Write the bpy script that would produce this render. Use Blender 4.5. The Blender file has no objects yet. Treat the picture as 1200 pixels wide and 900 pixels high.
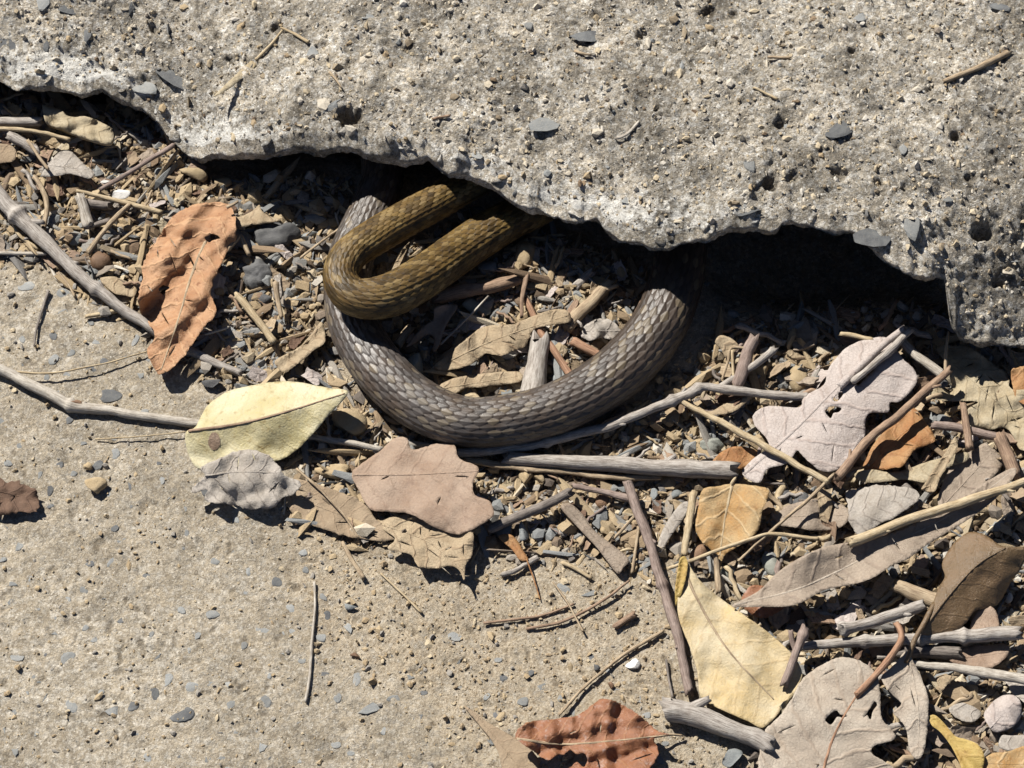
import bpy, math, random
import numpy as np
from mathutils import Vector, Matrix, geometry

# ------------------------------------------------------------------ camera, sky, sun, exposure
scene = bpy.context.scene
COL = scene.collection
PXM = 3.0                       # photograph pixels per millimetre at the middle of the ground
CAM_D, DEP = 1.2, math.radians(62)
FPX = 1200 * CAM_D / 0.4
cam_d = bpy.data.cameras.new('camera')
cam_d.sensor_width = 36.0
cam_d.lens = 36.0 * FPX / 1200
cam_d.clip_start, cam_d.clip_end = 0.02, 200
cam = bpy.data.objects.new('camera', cam_d)
COL.objects.link(cam)
cam.location = (0, -CAM_D * math.cos(DEP), CAM_D * math.sin(DEP))
cam.rotation_euler = (math.pi / 2 - DEP, 0, 0)
scene.camera = cam

SUN_X, SUN_Y = 0.60, -0.63        # how far a 1 m post throws its shadow, along x and y
sun_el = math.atan2(1.0, math.hypot(SUN_X, SUN_Y))
world = bpy.data.worlds.new('World')
scene.world = world
world.use_nodes = True
wn = world.node_tree
bg = wn.nodes['Background']
sky = wn.nodes.new('ShaderNodeTexSky')
sky.sky_type = 'NISHITA'
sky.sun_disc = False
sky.air_density = 0.4
sky.dust_density = 0.2
sky.ozone_density = 1.0
sky.sun_elevation = sun_el
sky.sun_rotation = math.atan2(-SUN_X, -SUN_Y)
wn.links.new(sky.outputs[0], bg.inputs[0])
bg.inputs[1].default_value = 0.05
sun_d = bpy.data.lights.new('sun', 'SUN')
sun_d.energy = 5.0
sun_d.angle = math.radians(0.5)
sun_d.color = (1.0, 0.955, 0.88)
sun = bpy.data.objects.new('sun', sun_d)
COL.objects.link(sun)
sun.rotation_euler = Vector((SUN_X, SUN_Y, -1.0)).to_track_quat('-Z', 'Y').to_euler()
sun.location = (-0.5, 0.5, 1.5)
scene.view_settings.view_transform = 'Standard'
scene.view_settings.look = 'None'
scene.view_settings.exposure = 0.8
scene.view_settings.gamma = 1
scene.view_settings.use_curve_mapping = False
scene.cycles.max_bounces = 5
scene.cycles.diffuse_bounces = 2

# ------------------------------------------------------------------ geometry helpers
CP = np.array(cam.location)
C_F = np.array((0, math.cos(DEP), -math.sin(DEP)))
C_U = np.array((0, math.sin(DEP), math.cos(DEP)))
C_R = np.array((1.0, 0, 0))

def unp(px, py, z):
    """point at height z (mm) seen at a place of the photograph -> metres"""
    px, py, z = np.broadcast_arrays(np.asarray(px, float), np.asarray(py, float), np.asarray(z, float))
    d = C_F + ((px - 600) / FPX)[..., None] * C_R - ((py - 450) / FPX)[..., None] * C_U
    t = (z * 1e-3 - CP[2]) / d[..., 2]
    return CP + d * t[..., None]

def proj(P):
    q = np.asarray(P) - CP
    dz = q @ C_F
    return 600 + FPX * (q @ C_R) / dz, 450 - FPX * (q @ C_U) / dz

RS = np.random.RandomState(7)
_TAB = RS.rand(512, 512)

def vnoise(x, y, seed=0):
    x = np.asarray(x, float) + seed * 17.31; y = np.asarray(y, float) + seed * 9.77
    xi, yi = np.floor(x).astype(int), np.floor(y).astype(int)
    fx, fy = x - xi, y - yi
    fx = fx * fx * (3 - 2 * fx); fy = fy * fy * (3 - 2 * fy)
    g = lambda a, b: _TAB[(a + 37 * seed) % 512, b % 512]
    return ((g(xi, yi) * (1 - fx) + g(xi + 1, yi) * fx) * (1 - fy) + (g(xi, yi + 1) * (1 - fx) + g(xi + 1, yi + 1) * fx) * fy) * 2 - 1

def fbm(x, y, seed=0, octv=4, gain=.5):
    s, a, t = 0, 1.0, 0
    for o in range(octv):
        s = s + a * vnoise(np.asarray(x) * 2 ** o, np.asarray(y) * 2 ** o, seed + o); t += a; a *= gain
    return s / t

def cells(x, y, seed=0):
    """distance to nearest and second cell centre, and the cell's random number"""
    xi, yi = np.floor(x).astype(int), np.floor(y).astype(int)
    d1 = np.full(x.shape, 9.0); d2 = np.full(x.shape, 9.0); rid = np.zeros(x.shape)
    for i in (-1, 0, 1):
        for j in (-1, 0, 1):
            a, b = (xi + i + 71 * seed) % 512, (yi + j) % 512
            cx = xi + i + _TAB[a, b]; cy = yi + j + _TAB[b, (a + 99) % 512]
            d = np.hypot(x - cx, y - cy)
            n = d < d1
            d2 = np.where(n, d1, np.minimum(d2, d)); rid = np.where(n, _TAB[(a + 200) % 512, (b + 55) % 512], rid); d1 = np.where(n, d, d1)
    return d1, d2, rid

def sstep(a, b, x):
    t = np.clip((x - a) / (b - a), 0, 1)
    return t * t * (3 - 2 * t)

def inpoly(x, y, poly):
    x, y = np.asarray(x, float), np.asarray(y, float)
    r = np.zeros(x.shape, bool)
    n = len(poly)
    for i in range(n):
        x0, y0 = poly[i]; x1, y1 = poly[(i + 1) % n]
        if y0 == y1: continue
        c = ((y0 > y) != (y1 > y)) & (x < (x1 - x0) * (y - y0) / (y1 - y0) + x0)
        r ^= c
    return r

def catmull(P, step, closed=False):
    """smooth curve through the rows of P, sampled about every step (first two columns measure length)"""
    P = np.asarray(P, float)
    n = len(P)
    out = []
    rng = range(n if closed else n - 1)
    for i in rng:
        if closed:
            p0, p1, p2, p3 = P[i - 1], P[i], P[(i + 1) % n], P[(i + 2) % n]
        else:
            p1, p2 = P[i], P[i + 1]
            p0 = P[i - 1] if i else 2 * p1 - p2
            p3 = P[i + 2] if i + 2 < n else 2 * p2 - p1
        k = max(1, int(round(np.linalg.norm((p2 - p1)[:2]) / step)))
        t = (np.arange(k) / k)[:, None]
        out.append(.5 * (2 * p1 + (p2 - p0) * t + (2 * p0 - 5 * p1 + 4 * p2 - p3) * t ** 2 + (3 * p1 - p0 - 3 * p2 + p3) * t ** 3))
    if not closed: out.append(P[-1:])
    return np.concatenate(out)

def link(o, parent=None):
    COL.objects.link(o)
    if parent is not None: o.parent = parent
    return o

def mesh(name, V, F, mat=None, attrs=None, smooth=True):
    V = np.ascontiguousarray(V, np.float32)
    me = bpy.data.meshes.new(name)
    if isinstance(F, np.ndarray):
        n, k = F.shape
        me.vertices.add(len(V)); me.vertices.foreach_set('co', V.ravel())
        me.loops.add(n * k); me.loops.foreach_set('vertex_index', F.astype(np.int32).ravel())
        me.polygons.add(n); me.polygons.foreach_set('loop_start', np.arange(0, n * k, k, dtype=np.int32))
        me.update(calc_edges=True)
    else:
        me.from_pydata([tuple(v) for v in V], [], F)
    me.polygons.foreach_set('use_smooth', np.full(len(me.polygons), smooth))
    for a, d in (attrs or {}).items():
        d = np.ascontiguousarray(d, np.float32)
        if d.ndim == 2:
            at = me.attributes.new(a, 'FLOAT_VECTOR', 'POINT'); at.data.foreach_set('vector', d.ravel())
        else:
            at = me.attributes.new(a, 'FLOAT', 'POINT'); at.data.foreach_set('value', d.ravel())
    if mat: me.materials.append(mat)
    me.update()
    return me

def grid_faces(nr, nc, wrap=False):
    r = np.arange(nr - 1)[:, None]; c = np.arange(nc if wrap else nc - 1)[None, :]
    c2 = (c + 1) % nc
    a = r * nc + c; b = r * nc + c2; d = (r + 1) * nc + c; e = (r + 1) * nc + c2
    return np.stack([a, b, e, d], -1).reshape(-1, 4)

def tag(o, label, cat, group=None):
    o['label'] = label; o['category'] = cat
    if group: o['group'] = group
    return o

def empty(name, loc):
    o = bpy.data.objects.new(name, None)
    o.empty_display_size = .01
    o.location = tuple(loc)
    return link(o)

# ------------------------------------------------------------------ node helpers
class NT:
    def __init__(s, name):
        s.m = bpy.data.materials.new(name); s.m.use_nodes = True
        s.t = s.m.node_tree; s.b = s.t.nodes['Principled BSDF']; s.o = s.t.nodes['Material Output']
    def n(s, typ, **kw):
        d = s.t.nodes.new(typ)
        for k, v in kw.items(): setattr(d, k, v)
        return d
    def l(s, a, b): s.t.links.new(a, b)
    def put(s, sock, v):
        if isinstance(v, bpy.types.NodeSocket): s.l(v, sock)
        else: sock.default_value = v if not isinstance(v, tuple) or len(v) != 3 or sock.type == 'VECTOR' else (*v, 1)
    def coord(s, mm=True):
        c = s.n('ShaderNodeNewGeometry').outputs['Position']
        return s.vm('SCALE', c, 1000.0)
    def vm(s, op, a, b):
        d = s.n('ShaderNodeVectorMath', operation=op); s.put(d.inputs[0], a)
        if op == 'SCALE': s.put(d.inputs['Scale'], b)
        else: s.put(d.inputs[1], b)
        return d.outputs[0]
    def attr(s, name, vec=False):
        d = s.n('ShaderNodeAttribute', attribute_name=name)
        return d.outputs['Vector' if vec else 'Fac']
    def noise(s, vec, scale, detail=3, rough=.55, dist=0):
        d = s.n('ShaderNodeTexNoise'); s.l(vec, d.inputs['Vector'])
        d.inputs['Scale'].default_value = scale; d.inputs['Detail'].default_value = detail
        d.inputs['Roughness'].default_value = rough; d.inputs['Distortion'].default_value = dist
        return d.outputs['Fac']
    def voro(s, vec, scale, out='Distance', feature='F1'):
        d = s.n('ShaderNodeTexVoronoi', feature=feature); s.l(vec, d.inputs['Vector']); d.inputs['Scale'].default_value = scale
        return d.outputs[out]
    def math(s, op, a, b=0.0, c=None, clamp=False):
        d = s.n('ShaderNodeMath', operation=op, use_clamp=clamp); s.put(d.inputs[0], a); s.put(d.inputs[1], b)
        if c is not None: s.put(d.inputs[2], c)
        return d.outputs[0]
    def ramp(s, fac, stops, interp='LINEAR'):
        d = s.n('ShaderNodeValToRGB'); d.color_ramp.interpolation = interp
        e = d.color_ramp.elements
        while len(e) < len(stops): e.new(.5)
        for i, (p, c) in enumerate(stops):
            e[i].position = p; e[i].color = (*c, 1) if isinstance(c, tuple) else (c, c, c, 1)
        s.put(d.inputs[0], fac)
        return d.outputs[0]
    def mix(s, fac, a, b, mode='MIX'):
        d = s.n('ShaderNodeMix', data_type='RGBA', blend_type=mode)
        s.put(d.inputs[0], fac); s.put(d.inputs[6], a); s.put(d.inputs[7], b)
        return d.outputs[2]
    def bump(s, h, dist, strength=1.0, prev=None):
        d = s.n('ShaderNodeBump'); d.inputs['Distance'].default_value = dist; d.inputs['Strength'].default_value = strength
        s.put(d.inputs['Height'], h)
        if prev: s.l(prev, d.inputs['Normal'])
        return d.outputs[0]
    def done(s, col, rough=.85, normal=None, spec=.25):
        s.put(s.b.inputs['Base Color'], col); s.put(s.b.inputs['Roughness'], rough)
        s.put(s.b.inputs['Specular IOR Level'], spec)
        if normal is not None: s.l(normal, s.b.inputs['Normal'])
        return s.m
    def obrand(s): return s.n('ShaderNodeObjectInfo').outputs['Random']

def sc(c, k): return tuple(min(1, x * k) for x in c)

def leaf_mat(name, c1, c2, vein, spacing=6.0, mott=.12, rough=.55, spots=None, spot_amt=.6, veinamt=.35, trans=.12, spec=.3, holes=None):
    s = NT(name)
    co = s.coord()
    lf = s.attr('leaf', True)
    sep = s.n('ShaderNodeSeparateXYZ'); s.l(lf, sep.inputs[0])
    big = s.noise(co, mott, 4, .6, .4)
    fine = s.noise(co, 1.2, 5, .65)
    col = s.mix(s.ramp(big, [(.36, 0.0), (.64, 1.0)]), c1, c2)
    col = s.mix(s.math('MULTIPLY', s.ramp(fine, [(.35, 1.0), (.62, 0.0)]), .45), col, sc(c1, .62))
    if spots:
        sp = s.ramp(s.noise(co, .35, 5, .7), [(.56, 0.0), (.66, 1.0)])
        col = s.mix(s.math('MULTIPLY', sp, spot_amt), col, spots)
    av = s.math('ABSOLUTE', sep.outputs[1])
    warp = s.math('MULTIPLY', s.math('SUBTRACT', s.noise(co, .18, 2), .5), 5.0)
    q = s.math('DIVIDE', s.math('ADD', s.math('SUBTRACT', sep.outputs[0], s.math('MULTIPLY', av, .75)), warp), spacing)
    fr = s.math('ABSOLUTE', s.math('SUBTRACT', s.math('FRACT', q), .5))
    vl = s.ramp(fr, [(0.0, 1.0), (.045, .7), (.10, 0.0)])
    net = s.ramp(s.voro(co, .75, 'Distance', 'DISTANCE_TO_EDGE'), [(0.0, 1.0), (.07, 0.0)])
    vv = s.math('MAXIMUM', vl, s.math('MULTIPLY', net, .3))
    col = s.mix(s.math('MULTIPLY', vv, veinamt), col, vein)
    grain = s.noise(co, 5.0, 4, .7)
    h = s.math('ADD', s.math('MULTIPLY', vv, 3.2 * veinamt ** 1.4), s.math('ADD', s.math('MULTIPLY', fine, 1.3), s.math('MULTIPLY', grain, .5)))
    nr = s.bump(h, .0003, .9)
    s.done(col, s.ramp(fine, [(.3, rough - .08), (.7, min(1, rough + .2))]), nr, spec)
    if trans:
        tr = s.n('ShaderNodeBsdfTranslucent'); s.l(col, tr.inputs[0])
        mx = s.n('ShaderNodeMixShader'); mx.inputs[0].default_value = trans
        s.l(s.b.outputs[0], mx.inputs[1]); s.l(tr.outputs[0], mx.inputs[2]); s.l(mx.outputs[0], s.o.inputs[0])
    return s.m

def twig_mat(name, c1, c2, dark, streak=1.0, rough=.75):
    s = NT(name)
    tw = s.attr('tw', True)
    st = s.noise(s.vm('MULTIPLY', tw, (.18, 2.2, 1)), 1.0, 5, .65)
    bl = s.noise(tw, .35, 4, .6)
    fl = s.noise(s.vm('MULTIPLY', tw, (1.2, 3.0, 1)), 1.0, 3, .6)
    col = s.mix(s.ramp(bl, [(.35, 0.0), (.65, 1.0)]), c1, c2)
    col = s.mix(s.math('MULTIPLY', s.ramp(st, [(.36, 1.0), (.56, 0.0)]), .75 * streak), col, dark)
    col = s.mix(s.math('MULTIPLY', s.ramp(fl, [(.60, 0.0), (.68, 1.0)]), .4), col, sc(c2, 1.35))
    nr = s.bump(s.math('ADD', st, s.math('MULTIPLY', fl, .5)), .00035, .9)
    return s.done(col, rough, nr, .25)

def stone_mat(name, c1, c2, speck, grit=.4, rough=.8):
    s = NT(name)
    co = s.coord()
    rn = s.obrand()
    a = s.noise(co, .3, 4, .6); f = s.noise(co, 2.2, 4, .7)
    col = s.mix(s.ramp(a, [(.35, 0.0), (.65, 1.0)]), c1, c2)
    col = s.mix(s.math('MULTIPLY', s.ramp(f, [(.56, 0.0), (.70, 1.0)]), grit), col, speck)
    v = s.math('MULTIPLY_ADD', rn, .5, .75)
    col = s.mix(1.0, col, s.ramp(rn, [(0, .72), (1, 1.15)]), 'MULTIPLY')
    return s.done(col, rough, s.bump(s.math('ADD', a, f), .0004, .8), .3)

# ------------------------------------------------------------------ litter zones (photograph outlines of where the loose litter lies)
Z_LEFT = [(-60, 80), (150, 100), (225, 175), (340, 175), (430, 230), (400, 340), (395, 440), (330, 450), (270, 445), (215, 425), (150, 370), (95, 330), (50, 300), (-60, 292)]
Z_LOOP = [(430, 330), (470, 260), (640, 240), (760, 290), (775, 350), (715, 425), (640, 465), (560, 475), (480, 440), (430, 380)]
Z_MID = [(380, 440), (450, 470), (540, 515), (700, 490), (800, 440), (860, 420), (870, 560), (840, 610), (800, 640), (745, 665), (690, 640), (600, 650), (545, 615), (430, 640), (340, 600), (370, 500)]
Z_RIGHT = [(745, 545), (850, 380), (960, 360), (1080, 360), (1290, 395), (1290, 1000), (985, 1000), (893, 870), (905, 800), (860, 690), (800, 650)]
Z_UNDER = [(-200, 70), (160, 90), (230, 160), (420, 130), (700, 230), (800, 270), (1000, 240), (1100, 300), (1200, 370), (1400, 370), (1400, 420), (1000, 430), (790, 430), (780, 330), (640, 280), (420, 260), (220, 210), (-200, 150)]
_mx, _my = np.meshgrid(np.arange(-200, 1404, 4), np.arange(-100, 1100, 4))
def _blur(a, r):
    k = np.ones(2 * r + 1) / (2 * r + 1)
    a = np.apply_along_axis(lambda v: np.convolve(np.pad(v, r, 'edge'), k, 'valid'), 0, a)
    return np.apply_along_axis(lambda v: np.convolve(np.pad(v, r, 'edge'), k, 'valid'), 1, a)
_lit = np.zeros(_mx.shape)
for zz in (Z_LEFT, Z_LOOP, Z_MID, Z_RIGHT): _lit = np.maximum(_lit, inpoly(_mx, _my, zz))
_LIT = _blur(_lit, 4)
_SAND = _blur(np.maximum(inpoly(_mx, _my, [(330, 640), (560, 600), (760, 640), (830, 720), (800, 850), (1000, 1000), (560, 1000), (500, 800), (380, 760)]), _lit).astype(float), 9)
def mask(M, px, py):
    i = np.clip(((py + 100) / 4).astype(int), 0, M.shape[0] - 1); j = np.clip(((px + 200) / 4).astype(int), 0, M.shape[1] - 1)
    return M[i, j]

# ------------------------------------------------------------------ materials of the setting
def concrete_mat(name, slab=False):
    s = NT(name)
    co = s.coord()
    def vcol(scale):
        c = s.n('ShaderNodeSeparateColor'); s.l(s.voro(co, scale, 'Color'), c.inputs[0]); return c.outputs
    g1, g2 = vcol(.62), vcol(1.5)
    big = s.noise(co, .035, 5, .6); mid = s.noise(co, .14, 5, .65); fine = s.noise(co, .9, 5, .7); vf = s.noise(co, 3.0, 4, .75)
    if slab:
        tan, grey, white, dark = (.455, .40, .318), (.385, .358, .312), (.84, .82, .77), (.115, .094, .072)
    else:
        tan, grey, white, dark = (.405, .345, .258), (.34, .312, .262), (.66, .62, .545), (.12, .098, .074)
    col = s.mix(s.ramp(mid, [(.42, 0.0), (.58, 1.0)]), grey, tan)
    col = s.mix(s.math('MULTIPLY', s.ramp(big, [(.5, 0.0), (.66, 1.0)]), .5), col, sc(grey, .75))
    st = [(0, dark), (.10, sc(tan, .45)), (.2, sc(tan, .75)), (.45, tan), (.62, sc(tan, 1.25)), (.76, sc(white, .8)), (.86, white), (.92, (.13, .135, .135)), (1, sc(tan, .6))]
    col = s.mix(.62 if slab else .45, col, s.ramp(g1[0], st))
    col = s.mix(s.ramp(fine, [(.38, .15), (.62, .55)]), col, s.ramp(g2[0], st))
    col = s.mix(1.0, col, s.ramp(s.noise(co, .075, 5, .65), [(.36, .58), (.5, 1.0), (.64, 1.38)] if slab else [(.34, .7), (.5, .96), (.68, 1.15)]), 'MULTIPLY')
    col = s.mix(1.0, col, s.ramp(s.noise(co, .022, 6, .7, .6), [(.36, .5), (.52, 1.0), (.66, 1.22)] if slab else [(.34, .72), (.5, .95), (.68, 1.06)]), 'MULTIPLY')
    spk = s.ramp(s.noise(co, .55, 4, .75), [(.60, 0.0), (.66, 1.0)])
    col = s.mix(s.math('MULTIPLY', spk, .8), col, white)
    dk = s.ramp(s.noise(s.vm('ADD', co, (41.0, 17.0, 5.0)), .5, 4, .75), [(.61, 0.0), (.68, 1.0)])
    col = s.mix(s.math('MULTIPLY', dk, .5 if slab else .3), col, dark)
    col = s.mix(1.0, col, s.ramp(vf, [(.3, .62), (.5, 1.0), (.72, 1.5)]), 'MULTIPLY')
    fresh = s.math('ADD', s.attr('fresh'), s.math('MULTIPLY', s.math('SUBTRACT', s.noise(co, .3, 6, .75), .5), 1.9))
    col = s.mix(s.math('MULTIPLY', s.ramp(fresh, [(.34, 0.0), (.60, 1.0)]), .78), col, s.mix(fine, sc(white, .8), sc(white, 1.2)))
    if not slab:
        sand = s.math('MULTIPLY', s.attr('sand'), s.ramp(s.noise(co, .22, 5, .7), [(.38, .25), (.58, 1.0)]))
        scol = s.ramp(s.math('ADD', s.math('MULTIPLY', fine, .5), s.math('MULTIPLY', g2[1], .5)), [(.25, (.235, .178, .115)), (.45, (.385, .312, .22)), (.6, (.445, .37, .265)), (.8, (.55, .475, .365))])
        col = s.mix(s.math('MULTIPLY', sand, .8), col, scol)
        humus_gap_shade = s.ramp(fine, [(.3, (.075, .052, .034)), (.55, (.17, .125, .08)), (.75, (.30, .235, .155))])  # humus brown of the litter soil, darkened to paint shade into the gaps
        col = s.mix(s.math('MULTIPLY', s.attr('soil'), .85), col, humus_gap_shade)
    pit = s.attr('pit')
    col = s.mix(s.math('MULTIPLY', pit, .5), col, (.07, .054, .036))
    h = s.math('ADD', s.math('MULTIPLY', fine, 1.6), s.math('ADD', s.math('MULTIPLY', vf, .7), s.math('ADD', s.math('MULTIPLY', g1[1], .35), s.math('MULTIPLY', g2[1], .3))))
    return s.done(col, .95, s.bump(h, 0.0011 if slab else .0006, 1.0), .15)

M_SLAB = concrete_mat('broken_concrete', True)
M_GROUND = concrete_mat('worn_pavement')
M_AGG = stone_mat('bluish_aggregate', (.19, .198, .198), (.25, .252, .243), (.37, .325, .25), .85)
M_AGGD = stone_mat('dark_aggregate', (.085, .088, .093), (.135, .139, .139), (.25, .22, .175), .6)

# ------------------------------------------------------------------ ground: worn pavement with a strip of soil, one sheet
def axis(lo, hi, step, far, grow=1.25):
    a = list(np.arange(lo, hi + step / 2, step))
    d, l, r = step, [], []
    x0, x1 = a[0], a[-1]
    while x1 < far:
        d *= grow; x1 += d; r.append(x1); x0 -= d; l.append(x0)
    return np.array(l[::-1] + a + r)
_hp = np.array([(0, 135, 12), (100, 145, 14), (190, 172, 6), (225, 200, 0), (300, 215, 9), (400, 205, 8), (600, 235, 6), (720, 295, 6), (780, 320, 6), (850, 375, 16), (920, 380, 26), (1000, 375, 28), (1080, 370, 22), (1120, 390, 6), (1200, 410, 0)], float)
_hw = unp(_hp[:, 0], _hp[:, 1], 0)
_hx, _hy, _hd = _hw[:, 0], _hw[:, 1], _hp[:, 2]
def ground_z(x, y):
    """height in millimetres of the ground at world x, y (m)"""
    px, py = proj(np.stack([x, y, np.zeros_like(x)], -1))
    X, Y = x * 1000, y * 1000
    lit = np.where((np.abs(x) < .26) & (y > -.24), mask(_LIT, px, py), 0.0)
    lit = np.maximum(lit, sstep(.085, .12, y))
    pav = .45 * fbm(X / 14, Y / 14, 1, 3) + .55 * fbm(X / 3.2, Y / 3.2, 2, 3, .65)
    soil = -1.6 + 1.5 * fbm(X / 16, Y / 16, 5, 4, .55) + .5 * fbm(X / 2.4, Y / 2.4, 6, 3)
    d1, d2, _ = cells(X / 3.2, Y / 3.2, 3)
    soil = soil + 1.1 * np.clip(.75 - d1, 0, 1)
    # pits in the pavement
    d1, d2, rid = cells(X / 9.0, Y / 9.0, 4)
    pit = np.clip((fbm(X / 4.2, Y / 4.2, 9, 3, .6) - .42) / .14, 0, 1)
    pav = pav - .5 * pit
    pav = pav + .35 * np.clip(.6 - d1, 0, 1) * (rid > .5)
    # soil drops away under the slab, its depth shaped to darken the hollow
    drop = np.interp(x, _hx, _hd) * sstep(0, .03, y - np.interp(x, _hx, _hy)) * (np.abs(x) < .24)
    drop = drop - 4.0 * np.exp(-((px - 640) / 85) ** 2 - ((py - 335) / 55) ** 2)
    return pav * (1 - lit) + soil * lit - drop, lit, pit * (1 - lit)
gx = axis(-.212, .212, .00075, 12)
gy = axis(-.185, .150, .00075, 12)
GX, GY = np.meshgrid(gx, gy)
gz, glit, gpit = ground_z(GX, GY)
gz = gz * ((np.abs(GX) < .35) & (np.abs(GY) < .35))
gpx, gpy = proj(np.stack([GX, GY, np.zeros_like(GX)], -1))
inside = (np.abs(GX) < .26) & (GY > -.24) & (GY < .25)
gsand = np.where(inside, np.clip(.30 + mask(_SAND, gpx, gpy), 0, 1), .4)
gfresh = np.where(inside, .09 + .24 * (np.exp(-((gpx - 90) / 260) ** 2 - ((gpy - 800) / 190) ** 2) + np.exp(-((gpx - 60) / 120) ** 2 - ((gpy - 380) / 90) ** 2)), .1) - .5 * glit
gm = mesh('ground', np.stack([GX, GY, gz * 1e-3], -1).reshape(-1, 3), grid_faces(len(gy), len(gx)), M_GROUND,
          {'sand': gsand.ravel(), 'fresh': gfresh.ravel(), 'pit': gpit.ravel(), 'soil': glit.ravel()})
ground = link(bpy.data.objects.new('ground', gm))
ground['kind'] = 'structure'

def gz_at(x, y):
    return float(ground_z(np.array([x]), np.array([y]))[0][0])

# lump meshes shared by the embedded stones
def ico(sub):
    import bmesh
    bm = bmesh.new(); bmesh.ops.create_icosphere(bm, subdivisions=sub, radius=1.0)
    V = np.array([v.co[:] for v in bm.verts]); F = np.array([[v.index for v in f.verts] for f in bm.faces]); bm.free()
    return V, F
ICO = {k: ico(k) for k in (1, 2, 3, 4)}
def lump(seed, sub=2, angular=.35, rough=.12):
    V, F = ICO[sub]
    r = np.random.RandomState(seed)
    V = V.copy()
    for _ in range(7 if angular else 0):             # cut with planes: chipped facets
        n = r.normal(size=3); n /= np.linalg.norm(n)
        d = V @ n; lim = 1 - angular * r.rand() * 1.6
        V = V - np.outer(np.clip(d - lim, 0, None), n) * .9
    V = V * (1 + rough * fbm(V[:, 0] * 1.7 + V[:, 2], V[:, 1] * 1.7 - V[:, 2], seed % 40, 3))[:, None]
    return V, F
AGG_M = {}
def agg_mesh(k, mat):
    if (k, mat.name) not in AGG_M:
        V, F = lump(300 + k, 2, .75, .12)
        V[:, 2] = np.where(V[:, 2] > .25, .25 + (V[:, 2] - .25) * .3, V[:, 2])
        AGG_M[k, mat.name] = mesh('stone', V, F, mat, None, False)
    return AGG_M[k, mat.name]
def embed(parent, P, rx, ry, rz, rot, k, mat):
    o = bpy.data.objects.new('stone', agg_mesh(k, mat))
    o.location = tuple(P); o.scale = (rx, ry, rz); o.rotation_euler = (0, 0, rot)
    return link(o, parent)

rnd = random.Random(11)
placed = []
spec_agg = [(40, 795, 9, 9), (55, 818, 10, 9), (130, 832, 10, 10), (213, 837, 15, 11), (310, 738, 12, 9), (342, 738, 13, 10), (180, 728, 5, 11), (40, 710, 9, 7), (248, 722, 8, 9),
            (145, 762, 10, 6), (188, 770, 13, 7), (62, 742, 9, 5), (80, 772, 9, 10), (22, 768, 10, 7), (88, 825, 12, 11), (330, 765, 10, 8), (296, 668, 9, 7), (97, 692, 8, 6), (12, 740, 9, 8),
            (540, 778, 13, 12), (430, 830, 17, 11), (537, 805, 14, 7), (415, 765, 11, 6), (250, 655, 7, 9), (270, 590, 9, 7), (133, 660, 9, 6), (125, 462, 20, 10), (215, 440, 9, 9), (240, 447, 10, 9), (163, 440, 7, 8),
            (30, 335, 12, 8), (62, 420, 9, 7), (145, 420, 8, 6), (300, 585, 10, 8), (75, 368, 8, 6), (575, 868, 9, 6), (635, 805, 7, 6), (505, 735, 8, 5), (690, 695, 14, 6), (660, 690, 9, 6), (535, 745, 10, 7)]
for x, y, a, b in spec_agg: placed.append((x, y, a, b))
tries = 0
while len(placed) < 285 and tries < 6000:
    tries += 1
    x, y = rnd.uniform(-10, 800), rnd.uniform(310, 910)
    if mask(_LIT, np.array(x), np.array(y)) > .1 or (x > 420 and rnd.random() < .55) or inpoly(x, y, [(370, 640), (760, 640), (800, 760), (420, 740)]): continue
    a = rnd.choice((5, 5.5, 6, 7, 8, 9)); b = a * rnd.uniform(.6, 1.0)
    if any((x - u) ** 2 + (y - v) ** 2 < (a + c + 5) ** 2 for u, v, c, d in placed): continue
    placed.append((x, y, a, b))
for i, (x, y, a, b) in enumerate(placed):
    P = unp(x, y, 0); z = gz_at(P[0], P[1])
    rz = min(a, b) * .5 / PXM
    P[2] = (z + rnd.uniform(-.15, .2) - rz * .2) * 1e-3
    embed(ground, P, a / PXM * 1e-3, b / PXM / .9 * 1e-3, rz * 1e-3, rnd.uniform(-.3, .3) if a > 9 else rnd.uniform(0, 3), i % 9, M_AGG if rnd.random() < .8 else M_AGGD)

# ------------------------------------------------------------------ broken concrete slab with an undercut, ragged edge
EDGE = [(-60, 92, 20), (0, 97, 18), (40, 103, 17), (75, 110, 16), (110, 114, 15), (150, 120, 13), (168, 130, 11), (185, 147, 9), (205, 167, 6), (222, 184, 4), (240, 188, 9), (270, 187, 17), (300, 184, 23),
        (340, 183, 27), (385, 184, 30), (420, 183, 32), (460, 188, 32), (490, 194, 32), (520, 203, 32), (545, 213, 31), (575, 228, 30), (605, 242, 29), (640, 250, 29), (670, 260, 30), (700, 270, 32), (730, 282, 34),
        (765, 300, 36), (785, 302, 37), (805, 294, 39), (840, 281, 42), (880, 268, 45), (920, 265, 46), (960, 266, 46), (990, 270, 46), (1012, 284, 45), (1030, 294, 44), (1045, 308, 43), (1065, 323, 42), (1085, 333, 40),
        (1097, 325, 38), (1106, 322, 36), (1110, 352, 31), (1114, 380, 26), (1124, 394, 21), (1150, 407, 16), (1180, 412, 14), (1220, 414, 13), (1280, 420, 12)]
E = np.array(EDGE, float)
EW = unp(E[:, 0], E[:, 1], E[:, 2])
ex, ey, ez = EW[:, 0], EW[:, 1], E[:, 2]
sx = axis(-.215, .215, .00068, 1.6)
jag = np.abs(sx) < .24
def runmean(a, n):
    k = np.hanning(n + 2)[1:-1]; k /= k.sum()
    return np.convolve(np.pad(a, n // 2, 'edge'), k, 'valid')[:len(a)]
ye0 = np.interp(sx, ex, ey); ze0 = np.interp(sx, ex, ez)
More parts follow.
